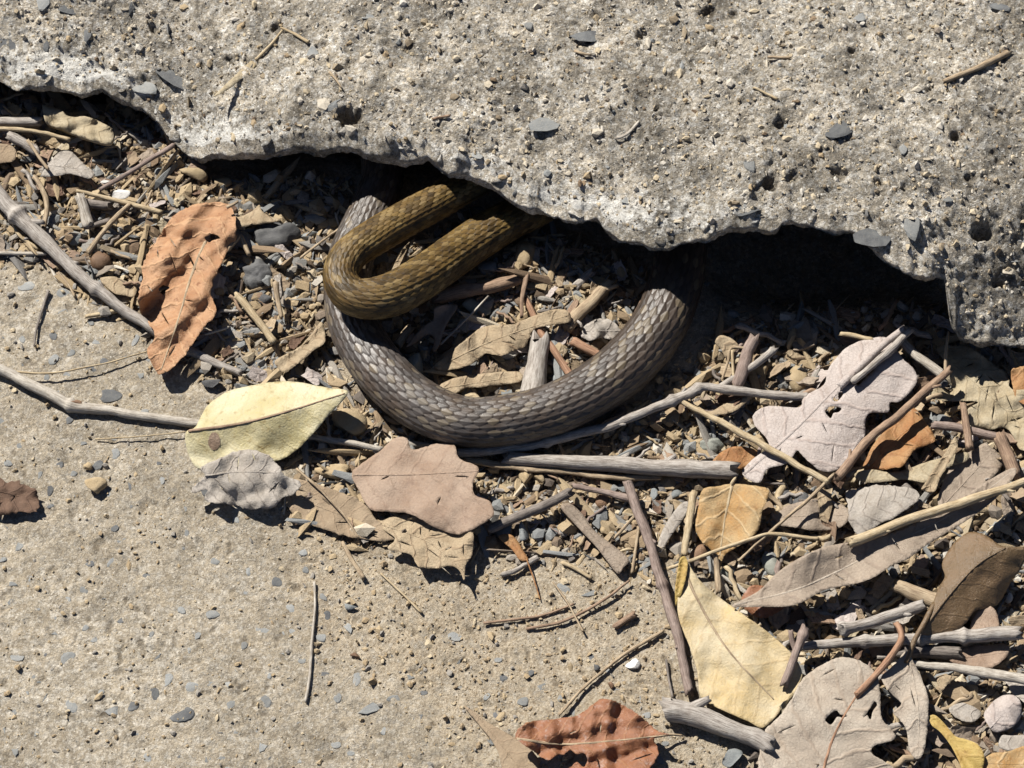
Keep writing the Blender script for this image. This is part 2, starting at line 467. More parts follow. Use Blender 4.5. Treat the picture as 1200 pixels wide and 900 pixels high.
def chunky(x, size, seed):
    k = np.floor(x / size).astype(int); f = x / size - k
    h = lambda q: _TAB[(q * 13 + seed) % 512, (q * 7 + seed * 3) % 512] * 2 - 1
    return h(k) * (1 - f) + h(k + 1) * f
ye = ye0 + jag * (.0034 * chunky(sx * 1000, 8.3, 3) + .0006 * chunky(sx * 1000, 3.6, 8) + .0009 * fbm(sx * 1000 / 9, sx * 0, 21, 2, .5) + .0003 * fbm(sx * 1000 / 1.5, sx * 0 + 5, 22, 2, .7))
ze = ze0 + jag * (1.6 * fbm(sx * 1000 / 7, sx * 0, 23, 4, .6))
yes = runmean(ye0, 41); zes = runmean(ze0, 41)
zb = np.interp(sx, unp(np.array([-100, 0, 225, 400, 600, 800, 1000, 1200, 1300]), 100., 40.)[:, 0], [30, 30, 30, 43, 46, 52, 57, 50, 48])
ft0 = np.interp(sx, unp(np.array([-60, 60, 130, 200, 232, 300, 420, 520, 640, 780, 850, 930, 1000, 1100, 1200]), 200., 30.)[:, 0], [3, 3, 5, 2, 5, 8, 9, 7, 5, 4, 7, 3, 4, 4, 4])
ft = np.maximum(ft0 + jag * 4.5 * fbm(sx * 1000 / 9, sx * 0 + 3, 24, 4, .6), 1.0)
vv = np.concatenate([np.arange(.0042, .135, .00068), .135 + .0012 * np.cumsum(1.25 ** np.arange(24))])
rows_y, rows_z, rowk = [], [], []
# underside from the back of the hollow to the lip
for v, dz in [(.30, -60), (.16, -60), (.145, -8), (.13, 1), (.11, 4), (.09, 5), (.07, 5), (.055, 5), (.042, 4.5), (.032, 4), (.024, 3.2), (.017, 2.4), (.012, 1.6), (.008, 1.0), (.005, .5), (.0025, .1), (.001, 0)]:
    rows_y.append(ye + v); rows_z.append(np.where(dz < -50, -12.0, ze + dz)); rowk.append(-1.0)
for f in (0, .12, .25, .37, .5, .62, .74, .85, .94):
    rows_y.append(ye + .0006 * math.sin(f * 9) + .0035 * f ** 3 + jag * .0007 * fbm(sx * 1000 / 2.2, sx * 0 + f * ft / 2.2, 25, 3)); rows_z.append(ze + ft * f); rowk.append(f - 1)
for v in vv:
    t = sstep(0, .055, np.full_like(sx, v))
    k = math.exp(-max(0, v - .004) / .006)
    yb = yes + (ye - yes) * k; tb = (zes + ft0 + 1.0) * (1 - k) + (ze + ft) * k
    lip = 1.4 * (1 - math.exp(-(v - .004) / .003))
    rows_y.append(yb * max(0, 1 - max(0, v - .14) / .5) + v + .07 * min(1, max(0, v - .14) / .5)); rows_z.append(tb * (1 - t) + np.maximum(zb, tb) * t + lip); rowk.append(v)
SY = np.array(rows_y); SZ = np.array(rows_z); SK = np.array(rowk)
SXX = np.broadcast_to(sx, SY.shape)
top = (SK > 0)[:, None]; und = (SK == -1)[:, None]
fade = top * sstep(.004, .010, SK)[:, None]
X, Y = SXX * 1000, SY * 1000
near = (np.abs(SXX) < .3) & (SY < .4)
Zs = SZ * .8
Xn, Yn = X + Zs * .6, Y + Zs * .5
rel = 2.0 * fbm(Xn / 24, Yn / 24, 31, 3) + 1.5 * fbm(Xn / 7.5, Yn / 7.5, 33, 3, .6) + 1.0 * fbm(Xn / 2.3, Yn / 2.3, 35, 3, .7)
d1, d2, rid = cells(Xn / 3.4, Yn / 3.4, 6)
rel += .9 * np.clip(.6 - d1, 0, 1) * (rid > .5)
d1, d2, rid = cells(Xn / 1.7, Yn / 1.7, 16)
rel += .5 * np.clip(.6 - d1, 0, 1) * (rid > .4)
wx, wy = Xn + 1.6 * fbm(Xn / 5, Yn / 5, 61, 2), Yn + 1.6 * fbm(Xn / 5, Yn / 5, 63, 2)
d1, d2, rid = cells(wx / 7.5, wy / 7.5, 18)
rel += 1.5 * (rid - .5) * sstep(0, .12, d2 - d1)
d1, d2, rid = cells(wx / 3.1, wy / 3.1, 19)
rel += 1.0 * (rid - .5) * sstep(0, .16, d2 - d1)
rgt = sstep(-.05, .16, SXX)
pitm = np.clip((fbm(Xn / 6.0, Yn / 6.0, 43, 4, .65) - (.44 - .08 * rgt)) / .12, 0, 1)
pitm = pitm * sstep(-.05, .25, fbm(Xn / 40, Yn / 40, 71, 3))
pitm = np.maximum(pitm, .3 * np.clip((fbm(Xn / 2.8, Yn / 2.8, 47, 3, .6) - (.46 - .06 * rgt)) / .12, 0, 1) * sstep(.0, .3, fbm(Xn / 30, Yn / 30, 73, 3)))
spx, spy = proj(np.stack([SXX, SY, SZ * 1e-3], -1))
PITS = [(410, 137, 17, 7.0), (1150, 272, 13, 6.0), (325, 35, 9, 2.5), (255, 40, 8, 2.5), (905, 212, 14, 3.5), (985, 205, 12, 3.0), (828, 12, 11, 3.5), (862, 15, 8, 2.5), (270, 70, 7, 2), (295, 75, 10, 2.5), (915, 145, 8, 2.5), (1120, 160, 9, 2.5),
        (180, 30, 7, 2.5), (690, 45, 7, 2), (700, 20, 8, 2), (750, 42, 8, 2.5), (655, 115, 6, 2), (1030, 215, 8, 2.5), (1060, 220, 7, 2), (930, 205, 9, 2), (235, 75, 7, 2), (1135, 210, 8, 2.2), (1000, 62, 10, 2.5), (790, 90, 6, 1.5), (1170, 330, 9, 2.5), (480, 55, 7, 2)]
pits = np.zeros(SY.shape)
pn = fbm(X / 3.0, Y / 3.0, 41, 3)
for (x, y, r, d) in PITS:
    dd = np.hypot((spx - x) / r, (spy - y) / (r * .8)) + .45 * pn
    k = np.clip((1.05 - dd) / .55, 0, 1)
    pits = np.maximum(pits, k * d)
SZ = SZ + np.where(near, fade * (rel * .8 - 1.3 * pitm - pits), 0) + und * np.where(near, 2.2 * fbm(X / 7, Y / 7, 37, 4), 0) * (SK == -1)[:, None]
dist_e = SY - ye
fresh = np.where(top, .34 * np.exp(-np.clip(dist_e - .004, 0, 1) / .012), .05)
for (x, y, rx, ry, a) in [(70, 84, 95, 30, .5), (250, 165, 70, 22, .4), (700, 245, 150, 32, .35), (255, 130, 40, 20, .2), (560, 195, 60, 18, .2), (1130, 150, 120, 60, .12), (980, 130, 60, 30, .14), (1150, 380, 50, 40, .08)]:
    fresh = fresh + np.where(top, a * np.exp(-((spx - x) / rx) ** 2 - ((spy - y) / ry) ** 2), 0)
fresh = np.where(near, fresh, .1)
sm = mesh('concrete_slab', np.stack([SXX, SY, SZ * 1e-3], -1).reshape(-1, 3), grid_faces(*SY.shape), M_SLAB,
          {'fresh': fresh.ravel(), 'pit': np.clip(pitm * .6 + pits / 3, 0, 1).ravel(), 'sand': np.zeros(SY.size)})
slab = link(bpy.data.objects.new('concrete_slab', sm))
tag(slab, 'thick broken concrete slab with ragged undercut edge above the snake', 'concrete slab')
_SV = np.stack([SXX, SY, SZ * 1e-3], -1)[SK > 0][:, (np.abs(sx) < .22)]
_SPX, _SPY = proj(_SV)
def slab_at(px, py):
    """the point of the slab's top that the photograph shows at px, py"""
    k = np.argmin((_SPX - px) ** 2 + (_SPY - py) ** 2)
    return _SV.reshape(-1, 3)[k].copy()
for i, (x, y, a, b, dk) in enumerate([(202, 88, 17, 19, 1), (395, 126, 16, 12, 0), (682, 42, 14, 11, 1), (983, 153, 12, 10, 1), (1027, 276, 17, 11, 1), (1073, 262, 9, 14, 0), (883, 246, 14, 11, 1), (8, 52, 10, 13, 1), (47, 4, 8, 8, 0), (78, 12, 9, 8, 1),
                         (157, 8, 10, 9, 1), (364, 60, 6, 10, 0), (170, 103, 11, 8, 0), (643, 144, 15, 9, 0), (880, 193, 8, 10, 0), (1190, 305, 10, 10, 1), (52, 52, 7, 10, 1), (100, 40, 6, 9, 1), (735, 235, 8, 7, 0), (600, 245, 8, 5, 0),
                         (1005, 20, 8, 10, 0), (1170, 8, 11, 6, 1), (560, 182, 7, 5, 0), (622, 30, 6, 6, 0), (165, 52, 8, 6, 0), (875, 245, 6, 7, 0), (1057, 175, 6, 6, 0), (430, 20, 7, 6, 0), (715, 105, 6, 5, 0), (1110, 235, 7, 6, 0)]):
    P = slab_at(x, y); rz = min(a, b) * .75 / PXM
    P[2] += rz * .14e-3; a, b = a * (1.6 if i < 14 else 1.25), b * (1.6 if i < 14 else 1.25)
    embed(slab, P, a / PXM * 1e-3, b / PXM * 1e-3, rz * 1e-3, rnd.uniform(-.4, .4), i % 9, M_AGGD if dk else M_AGG)

# broken lumps of the slab along its edge, and loose grit lying on it
M_LUMP = M_SLAB
for i in range(34):
    x = rnd.uniform(5, 1195); y = np.interp(x, E[:, 0], E[:, 1]) - rnd.uniform(2, 16)
    P = slab_at(x, y); r_ = rnd.uniform(5, 11) / PXM
    V_, F_ = lump(600 + i, 3, .7, .16)
    V_ = V_ * np.array([r_ * rnd.uniform(.8, 1.5), r_, r_ * .7]) * 1e-3
    P[2] -= r_ * .45e-3
    o = bpy.data.objects.new('concrete_lump', mesh('concrete_lump', V_, F_, M_LUMP, {'fresh': np.full(len(V_), rnd.uniform(.1, .5)), 'pit': np.zeros(len(V_)), 'sand': np.zeros(len(V_))}))
    o.location = tuple(P); o.rotation_euler = (0, 0, rnd.uniform(0, 6)); link(o, slab)

# ------------------------------------------------------------------ the snake: one continuous scaled body
SNAKE = [  # photograph x, y, height of the body's axis (mm), radius (px), olive 0..1, roll
    (985, 105, 4, 3, 0, 0), (930, 125, 6, 9, 0, 0), (870, 155, 8, 20, 0, 0), (825, 205, 9, 28, 0, 0), (802, 262, 10, 32, 0, 0), (797, 302, 10, 33.5, 0, 0), (789, 342, 10, 34.5, 0, 0), (768, 388, 10, 35, 0, 0), (727, 434, 10, 35, 0, 0), (675, 469, 10, 34, 0, 0),
    (610, 490, 10, 32.5, 0, 0), (545, 494, 10, 31.5, 0, 0), (490, 473, 10, 32.5, 0, 0), (448, 436, 10, 33.5, 0, 0), (420, 392, 9.5, 32, 0, 0), (407, 345, 9, 30, .1, 0), (412, 300, 9, 29, .1, 0), (430, 258, 9, 28, .05, 0), (447, 215, 9, 27, 0, 0),
    (452, 165, 9, 27, .2, 0), (478, 110, 9, 27, .5, 0), (528, 85, 9, 26, .8, 0), (575, 108, 9.5, 26, 1, 0), (588, 155, 12, 25, 1, 0), (566, 200, 15, 24.5, 1, .1), (530, 226, 18, 23, 1, .25), (488, 250, 22, 23, 1, .3), (446, 274, 26, 23, 1, .3), (411, 298, 29, 22.5, 1, .15),
    (399, 325, 30, 22, 1, 0), (414, 347, 29.5, 24, .9, 0), (450, 348, 27, 26.5, .9, .2), (492, 327, 22, 27, 1, .35), (538, 295, 14, 26.5, 1, .4), (584, 265, 10.5, 26, 1, .35), (640, 236, 9, 25, 1, .2), (690, 208, 9, 24, 1, 0), (722, 170, 8, 21, 1, 0), (738, 130, 8, 17, 1, 0),
    (742, 106, 8, 20, 1, 0), (744, 88, 8, 21, 1, 0), (745, 74, 8, 17, 1, 0), (746, 64, 8, 11, 1, 0), (746, 59, 8, 4, 1, 0)]
SN = catmull(np.array(SNAKE, float), 1.0)
SNP = unp(SN[:, 0], SN[:, 1], SN[:, 2])
sl = np.concatenate([[0], np.cumsum(np.linalg.norm(np.diff(SNP, axis=0), axis=1))])
SNPX = SN[:, :2]; SNR = SN[:, 3]
def snake_gap(px, py):
    """how far (px) a place is from the visible body"""
    d = np.hypot(SNPX[:, 0] - px, SNPX[:, 1] - py) - SNR
    return d.min()

hid = (SN[:, 1] < np.interp(SN[:, 0], E[:, 0], E[:, 1]) - 18)
step = np.where(np.interp(np.arange(0, sl[-1], .0001), sl, hid.astype(float)) > .5, .0011, .00030)
ss, p = [], 0.0
while p < sl[-1]:
    ss.append(p); p += step[min(len(step) - 1, int(p / .0001))]
ss = np.array(ss)
P = np.stack([np.interp(ss, sl, SNP[:, i]) for i in range(3)], 1)
def smooth1(a, n):
    k = np.hanning(n + 2)[1:-1]; k /= k.sum()
    return np.convolve(np.pad(a, n // 2, 'edge'), k, 'valid')[:len(a)]
Rr = np.interp(ss, sl, SN[:, 3]) * .93 / PXM * 1e-3 * (1 + .035 * fbm(ss * 1000 / 55, ss * 0, 57, 2))
olive = np.interp(ss, sl, SN[:, 4]); roll = np.interp(ss, sl, SN[:, 5])
T = np.gradient(P, ss, axis=0)
T = np.stack([np.interp(ss, ss, smooth1(T[:, i], 15)) for i in range(3)], 1)
T /= np.linalg.norm(T, axis=1)[:, None]
Uv = np.array([0, 0, 1.0]) - T * T[:, 2:3]; Uv /= np.linalg.norm(Uv, axis=1)[:, None]
Sv = np.cross(T, Uv)
Uq = Uv * np.cos(roll)[:, None] + Sv * np.sin(roll)[:, None]
Sq = np.cross(T, Uq)
NROW = 28
bel = 2.30
phi = np.concatenate([np.linspace(-math.pi, -bel, 9)[:-1], np.linspace(-bel, bel, 158), np.linspace(bel, math.pi, 9)[1:-1]])
PH, SS = np.meshgrid(phi, ss)
pitch = Rr * .50
aa = np.concatenate([[0], np.cumsum(np.diff(ss) / ((pitch[1:] + pitch[:-1]) / 2 + 1e-6))])
A = -np.broadcast_to(aa[:, None], PH.shape)            # grows towards the tail
B = PH / (2 * math.pi / NROW) + .14 * fbm(-np.broadcast_to(aa[:, None], PH.shape) * .3, PH * 1.5, 58, 2)
hgt = np.zeros(PH.shape); edge = np.ones(PH.shape); rs = np.zeros(PH.shape); keel = np.zeros(PH.shape); best = np.full(PH.shape, 1e9)
warpA = A + .16 * fbm(A * .35, B * .35, 50, 2)
j0 = np.round(B).astype(int)
for dj in (-1, 0, 1):
    j = j0 + dj
    off = .5 * (j % 2)
    i0 = np.floor(warpA - off).astype(int)
    for di in (-1, 0, 1):
        c = i0 + di + off
        u = warpA - c; v = B - j                       # u from the front of the scale (0) to its free tip
        # long pointed scale: widest in front of the middle
        um = (u - .5) / .80
        w = 1.02 * np.clip(1 - np.abs(um) ** 1.7, 0, 1) ** .75 * np.where(um > 0, 1 - .35 * um, 1)
        m = (np.abs(v) < w) & (um > -1) & (um < 1)
        m &= c < best                                   # the scale nearer the head overlaps
        best = np.where(m, c, best)
        rel = np.abs(v) / np.maximum(w, 1e-3)
        hgt = np.where(m, .35 + .65 * (um * .5 + .5) - .45 * rel ** 3, hgt)
        edge = np.where(m, np.maximum(rel ** 2, np.clip((um - .45) / .55, 0, 1) ** 2), edge)
        keel = np.where(m, np.exp(-(v / .13) ** 2) * np.clip(1 - um ** 2, 0, 1), keel)
        rs = np.where(m, _TAB[(c * 2).astype(int) % 512, (j * 7 + 50) % 512], rs)
side = np.abs(PH)
# belly plates
scute = sstep(bel - .16, bel - .10, side)
fr = np.mod(A, 1.0)
hgt = hgt * (1 - scute) + scute * (.2 + .8 * fr); edge = edge * (1 - scute) + scute * np.clip((fr - .85) / .15, 0, 1); keel = keel * (1 - scute); rs = np.where(scute > .5, _TAB[np.floor(A).astype(int) % 512, 3], rs)
amp = (.00075 * Rr / .0105)[:, None]
cs_, sn_ = np.cos(PH), np.sin(PH)
rz_ = np.where(cs_ < 0, np.maximum(cs_, -.78 - .06 * cs_), cs_) * .95
rx_ = sn_ * 1.0 * (1 - .06 * np.clip(-cs_, 0, 1))
lx, lz = rx_ * Rr[:, None], rz_ * Rr[:, None]
nl = np.hypot(rx_, rz_)
disp = amp * (hgt - .5) + amp * .25 * keel
lum = (.0004 * fbm(np.broadcast_to(ss[:, None], PH.shape) * 1000 / 16, PH * 1.2, 52, 2))
lx = lx + (disp + lum) * rx_ / nl; lz = lz + (disp + lum) * rz_ / nl
V = P[:, None, :] + Sq[:, None, :] * lx[..., None] + Uq[:, None, :] * lz[..., None]
nS, nP = V.shape[:2]
Fq = grid_faces(nS, nP, True)

def snake_mat():
    s = NT('snake_scales')
    co = s.coord()
    ol, ed, rn, sd, ke = (s.attr(a) for a in ('olive', 'edge', 'rnd', 'side', 'keel'))
    n1 = s.noise(co, .12, 3, .6); n2 = s.noise(co, .9, 4, .6)
    brn = s.attr('brown')
    grey = s.mix(s.ramp(n1, [(.38, 0.0), (.62, 1.0)]), (.062, .045, .033), (.080, .070, .064))
    ocol = s.mix(s.ramp(n1, [(.36, 0.0), (.64, 1.0)]), (.084, .050, .015), (.132, .084, .025))
    ocol = s.mix(s.ramp(n2, [(.55, 0.0), (.68, .8)]), ocol, (.05, .035, .015))
    grey = s.mix(brn, grey, s.mix(n2, (.036, .025, .018), (.058, .042, .031)))
    col = s.mix(ol, grey, ocol)
    col = s.mix(1.0, col, s.mix(ol, s.ramp(rn, [(0, .6), (1, 1.3)]), s.ramp(rn, [(0, .38), (.28, .75), (1, 1.45)])), 'MULTIPLY')
    skin = s.mix(ol, (.03, .022, .016), (.012, .008, .004))
    col = s.mix(s.math('MULTIPLY', s.ramp(ed, [(.38, 0.0), (.88, 1.0)]), .9), col, skin)
    fleck = s.math('MULTIPLY', s.ramp(rn, [(.80, 0.0), (.86, 1.0)]), s.ramp(ed, [(.35, 1.0), (.6, 0.0)]))
    col = s.mix(s.math('MULTIPLY', fleck, .3), col, (.2, .16, .09))
    low = s.ramp(sd, [(.56, 0.0), (.66, .5), (.72, .75)])
    col = s.mix(low, col, s.mix(ol, (.20, .16, .115), (.25, .18, .09)))
    h = s.noise(co, 3.5, 3, .6)
    nr = s.bump(h, .00012, .5)
    return s.done(col, s.math('MULTIPLY_ADD', s.noise(co, .5, 4, .7), .4, s.math('MULTIPLY_ADD', ol, .06, .26)), nr, s.math('MULTIPLY_ADD', ol, -.25, .55))
M_SNAKE = snake_mat()
root_s = empty('snake', unp(560, 480, 0))
ctr = np.array(root_s.location)
Vb = np.concatenate([V.reshape(-1, 3) - ctr, [P[0] - ctr], [P[-1] - ctr]])
at = lambda a: np.concatenate([np.broadcast_to(a, PH.shape).reshape(-1), [0, 0]])
body = link(bpy.data.objects.new('body', mesh('body', Vb, Fq, M_SNAKE, {'olive': at(olive[:, None]), 'edge': at(edge), 'rnd': at(rs), 'side': at(side / math.pi), 'keel': at(keel), 'brown': at(sstep(590, 740, np.interp(ss, sl, SN[:, 0]))[:, None] * (np.interp(ss, sl, SN[:, 4]) < .05)[:, None])})), root_s)
tag(root_s, 'brown scaly snake, grey-brown coil crossed by an olive-brown loop, lying half under the slab', 'snake')
M_EYE = NT('snake_eye').done((.01, .008, .006), .12, None, .6)
eV, eF = ICO[2]
em = mesh('eye', eV * .0016, eF, M_EYE)
ke = int(np.argmin(np.abs(ss - (sl[-1] - .010))))
for q in (-1, 1):
    o = bpy.data.objects.new('eye', em); o.location = tuple(P[ke] - ctr + Sq[ke] * q * Rr[ke] * .88 + Uq[ke] * Rr[ke] * .3)
    link(o, root_s)

# ------------------------------------------------------------------ builders for leaves, twigs and stones
def resample_outline(pts, jag, seed, smooth=True, step=2.6):
    P = np.array(pts, float)
    if smooth: Q = catmull(P, step, True)
    else:
        Q = []
        for i in range(len(P)):
            a, b = P[i], P[(i + 1) % len(P)]
            k = max(1, int(np.linalg.norm(b - a) / step))
            Q += [a + (b - a) * t / k for t in range(k)]
        Q = np.array(Q)
    if jag:
        c = Q.mean(0); d = Q - c; d /= np.linalg.norm(d, axis=1)[:, None] + 1e-6
        n = jag * (1.0 * fbm(Q[:, 0] / 9, Q[:, 1] / 9, seed % 50, 3, .7) + .5 * vnoise(Q[:, 0] / 2.2, Q[:, 1] / 2.2, (seed + 9) % 50))
        Q = Q + d * n[:, None]
    return Q

def tri_fill(Q, holes, g):
    lo, hi = Q.min(0), Q.max(0)
    xs = np.arange(lo[0], hi[0], g); ys = np.arange(lo[1], hi[1], g * .87)
    XX, YY = np.meshgrid(xs, ys); XX = XX + (np.arange(len(ys)) % 2)[:, None] * g / 2
    I = np.stack([XX.ravel(), YY.ravel()], 1)
    I = I[inpoly(I[:, 0], I[:, 1], Q)]
    for H in holes: I = I[~inpoly(I[:, 0], I[:, 1], H)]
    rings = [Q] + holes
    B_ = np.concatenate(rings)
    if len(I):                                          # keep inner points a little off the rim
        d = np.min(np.hypot(I[:, None, 0] - B_[None, :, 0], I[:, None, 1] - B_[None, :, 1]), 1)
        I = I[d > g * .45]
    pts = np.concatenate([B_, I]) if len(I) else B_
    edges, o = [], 0
    for r_ in rings:
        n = len(r_); edges += [(o + i, o + (i + 1) % n) for i in range(n)]; o += n
    v, e, f, *_ = geometry.delaunay_2d_cdt([Vector(p) for p in pts], edges, [], 0, 1e-5)
    v = np.array([p[:] for p in v]); f = np.array([t[:] for t in f if len(t) == 3])
    cen = v[f].mean(1)
    ok = inpoly(cen[:, 0], cen[:, 1], Q)
    for H in holes: ok &= ~inpoly(cen[:, 0], cen[:, 1], H)
    return v, f[ok]

def tube(Pw, rad, sides=10, seed=0, bump=.12, cap=True, flat=1.0):
    n = len(Pw)
    T = np.gradient(Pw, axis=0); T /= np.linalg.norm(T, axis=1)[:, None] + 1e-12
    up = np.array([0, 0, 1.0])
    U = up - T * (T @ up)[:, None]
    bad = np.linalg.norm(U, axis=1) < .05
    U[bad] = np.array([0, 1.0, 0]) - T[bad] * T[bad][:, 1:2]
    U /= np.linalg.norm(U, axis=1)[:, None]
    W = np.cross(T, U)
    a = np.arange(sides) / sides * 2 * math.pi
    L = np.concatenate([[0], np.cumsum(np.linalg.norm(np.diff(Pw, axis=0), axis=1))]) * 1000
    AA, LL = np.meshgrid(a, L)
    rm = np.mean(rad) * 1000 + 1e-6
    rr = rad[:, None] * (1 + bump * fbm(LL / (rm * 3.0), AA * 1.3, seed % 40, 3) + bump * .5 * vnoise(LL / (rm * 9), AA * .5, (seed + 3) % 40))
    V = Pw[:, None] + W[:, None] * (rr * np.cos(AA))[..., None] + U[:, None] * (rr * np.sin(AA) * flat)[..., None]
    tw = np.stack([LL, AA * rm, np.full(AA.shape, (seed * 13.7) % 97)], -1)
    F = [tuple(q) for q in grid_faces(n, sides, True)]
    V = V.reshape(-1, 3); tw = tw.reshape(-1, 3)
    if cap:
        r_ = np.random.RandomState(seed % 1000)
        ends = [(0, Pw[0] - T[0] * rad[0] * .25), ((n - 1) * sides, Pw[-1] + T[-1] * rad[-1] * .25)]
        for q, (o, c) in enumerate(ends):
            V[o:o + sides] += (T[0] if q == 0 else T[-1]) * ((r_.rand(sides) - .5) * rad[0 if q == 0 else -1] * 1.8)[:, None]
            k = len(V); V = np.concatenate([V, [c]]); tw = np.concatenate([tw, [tw[o] + (0, 0, 5)]])
            for i in range(sides):
                t = (o + i, o + (i + 1) % sides, k)
                F.append(t if q else t[::-1])
    return V, F, tw

_uid = [100]
def uid():
    _uid[0] += 1
    return _uid[0]

def leaf(label, pts, z, mat, mid=None, tilt=(0, 0), curl=0, fold=0, bend=0, wr=.8, ws=34, jag=1.0, holes=(), cracks=0, stalk=None, stalk_r=2.2, thick=.12, group=None, cat='dry leaf', name='dry_leaf', g=None, smooth=True, rib=1.6, rib_mat=None, ribup=.02):
    sd = uid()
    Q = resample_outline(pts, jag, sd, smooth)
    H = [resample_outline(h, jag * .6, sd + i + 1, smooth, 2.2) for i, h in enumerate(holes)]
    c = np.array(pts, float).mean(0)
    if cracks:
        rc = np.random.RandomState(sd); lo_, hi_ = Q.min(0), Q.max(0); k_ = 0
        for _ in range(cracks * 12):
            if k_ >= cracks: break
            p_ = rc.uniform(lo_, hi_); a_ = rc.uniform(0, 6.28); L_ = rc.uniform(5, 14); d_ = np.array([math.cos(a_), math.sin(a_)]); n_ = np.array([-d_[1], d_[0]])
            w_ = rc.uniform(.5, 1.0)
            sl_ = [p_ - d_ * L_, p_ - d_ * L_ * .3 + n_ * w_, p_ + d_ * L_ * .4 + n_ * w_ * 1.2, p_ + d_ * L_, p_ + d_ * L_ * .3 - n_ * w_ * .5, p_ - d_ * L_ * .4 - n_ * w_ * .6]
            sl_ = np.array(sl_)
            if not inpoly(sl_[:, 0], sl_[:, 1], Q).all(): continue
            bb = np.concatenate([Q] + H)
            if np.min(np.hypot(bb[:, None, 0] - sl_[None, :, 0], bb[:, None, 1] - sl_[None, :, 1])) < 3: continue
            H.append(sl_); k_ += 1
    if g is None: g = 3.6 if len(pts) > 6 else 3.0
    v2, f = tri_fill(Q, H, g)
    if mid is None:
        d = np.array(pts, float) - c; u_, s_, vt = np.linalg.svd(d); ax = vt[0]
        pr = d @ ax; M = np.array([c + ax * pr.min(), c + ax * pr.max()])
    else: M = np.array(mid, float)
    MM = catmull(M, 2.0) if len(M) > 2 else np.linspace(M[0], M[1], max(3, int(np.linalg.norm(M[1] - M[0]) / 2)))
    ML = np.concatenate([[0], np.cumsum(np.linalg.norm(np.diff(MM, axis=0), axis=1))])
    MT = np.gradient(MM, axis=0); MT /= np.linalg.norm(MT, axis=1)[:, None]
    def luv(q):
        k = np.argmin((q[:, None, 0] - MM[None, :, 0]) ** 2 + (q[:, None, 1] - MM[None, :, 1]) ** 2, 1)
        d = q - MM[k]
        lu = ML[k] + np.einsum('ij,ij->i', d, MT[k]); lv = MT[k][:, 0] * d[:, 1] - MT[k][:, 1] * d[:, 0]
        return lu, lv
    lu, lv = luv(v2)
    W_ = np.abs(lv).max() + 1e-6; LN = ML[-1] + 1e-6
    def zf(q):
        a, b = luv(q)
        n = (a / LN - .5) * 2; w = b / W_
        zz = z + (q[:, 0] - c[0]) / 100 * tilt[0] + (q[:, 1] - c[1]) / 100 * tilt[1] + curl * w ** 2 + fold * np.abs(w) + bend * n ** 2
        r1 = fbm(q[:, 0] / ws, q[:, 1] / ws, sd % 50, 3, .6)
        r2 = 0
        rr_ = np.random.RandomState(sd)
        for k_ in range(6):                             # sharp creases like crumpled paper
            an, lam = rr_.uniform(0, math.pi), ws * rr_.uniform(.7, 2.2)
            ph_ = (q[:, 0] * math.cos(an) + q[:, 1] * math.sin(an)) / lam + rr_.rand() * 9 + .35 * fbm(q[:, 0] / (ws * 1.5), q[:, 1] / (ws * 1.5), (sd + 17 + k_) % 50, 2)
            r2 = r2 + (np.abs(ph_ - np.floor(ph_) - .5) * 4 - 1) * lam / ws * .33
        r3 = fbm(q[:, 0] / 11, q[:, 1] / 11, (sd + 13) % 50, 3, .65)
        ed_ = 1 + 1.2 * np.clip(np.abs(w), 0, 1) ** 2
        return np.maximum(zz + wr * ed_ * (.55 * r1 + .55 * r2) + (.25 + .10 * wr) * r3, .5)
    zz = zf(v2)
    c0 = unp(c[0], c[1], 0)
    V = unp(v2[:, 0], v2[:, 1], zz) - c0
    # give the blade a real thickness
    n = len(V)
    Vb = V - np.array([0, 0, thick * 1e-3])
    es = {}
    for t in f:
        for a, b in ((t[0], t[1]), (t[1], t[2]), (t[2], t[0])): es[(a, b)] = 1
    rim = [(a, b) for (a, b) in es if (b, a) not in es]
    e1, e2 = V[f[:, 1]] - V[f[:, 0]], V[f[:, 2]] - V[f[:, 0]]
    if np.cross(e1, e2)[:, 2].sum() < 0: f = f[:, ::-1]; rim = [(b, a) for a, b in rim]
    F = [tuple(t) for t in f] + [tuple(t[::-1] + n) for t in f] + [(b, a, a + n, b + n) for a, b in rim]
    lf = np.stack([lu / PXM + sd * 3.3, lv / PXM, np.zeros(n)], -1)
    root = empty(name, c0)
    link(bpy.data.objects.new('blade', mesh('blade', np.concatenate([V, Vb]), F, mat, {'leaf': np.concatenate([lf, lf])})), root)
    rm = rib_mat or mat
    if rib:
        ok = inpoly(MM[:, 0], MM[:, 1], Q)
        for h in H: ok &= ~inpoly(MM[:, 0], MM[:, 1], h)
        idx = np.where(ok)[0]
        if len(idx) > 4:
            br = np.where(np.diff(idx) > 3)[0]
            seg = max(np.split(idx, br + 1), key=len)
            q = MM[seg][::2]
            if len(q) > 3:
                Pw = unp(q[:, 0], q[:, 1], zf(q) + ribup) - c0
                rad = np.linspace(rib, rib * .35, len(q)) / PXM * 1e-3
                V2, F2, tw = tube(Pw, rad, 8, sd, .1, True, .4)
                link(bpy.data.objects.new('midrib', mesh('midrib', V2, F2, rm, {'tw': tw, 'leaf': np.stack([tw[:, 0], np.full(len(tw), 2.2), tw[:, 2] * 0], -1)})), root)
    if stalk:
        S_ = np.array(stalk, float)
        q = catmull(S_, 3.0)
        Pw = unp(q[:, 0], q[:, 1], q[:, 2]) - c0
        V2, F2, tw = tube(Pw, np.linspace(stalk_r, stalk_r * .8, len(q)) / PXM * 1e-3, 8, sd + 1, .15)
        link(bpy.data.objects.new('stalk', mesh('stalk', V2, F2, rm, {'tw': tw, 'leaf': np.stack([tw[:, 0], np.full(len(tw), 2.2), tw[:, 2] * 0], -1)})), root)
    return tag(root, label, cat, group)

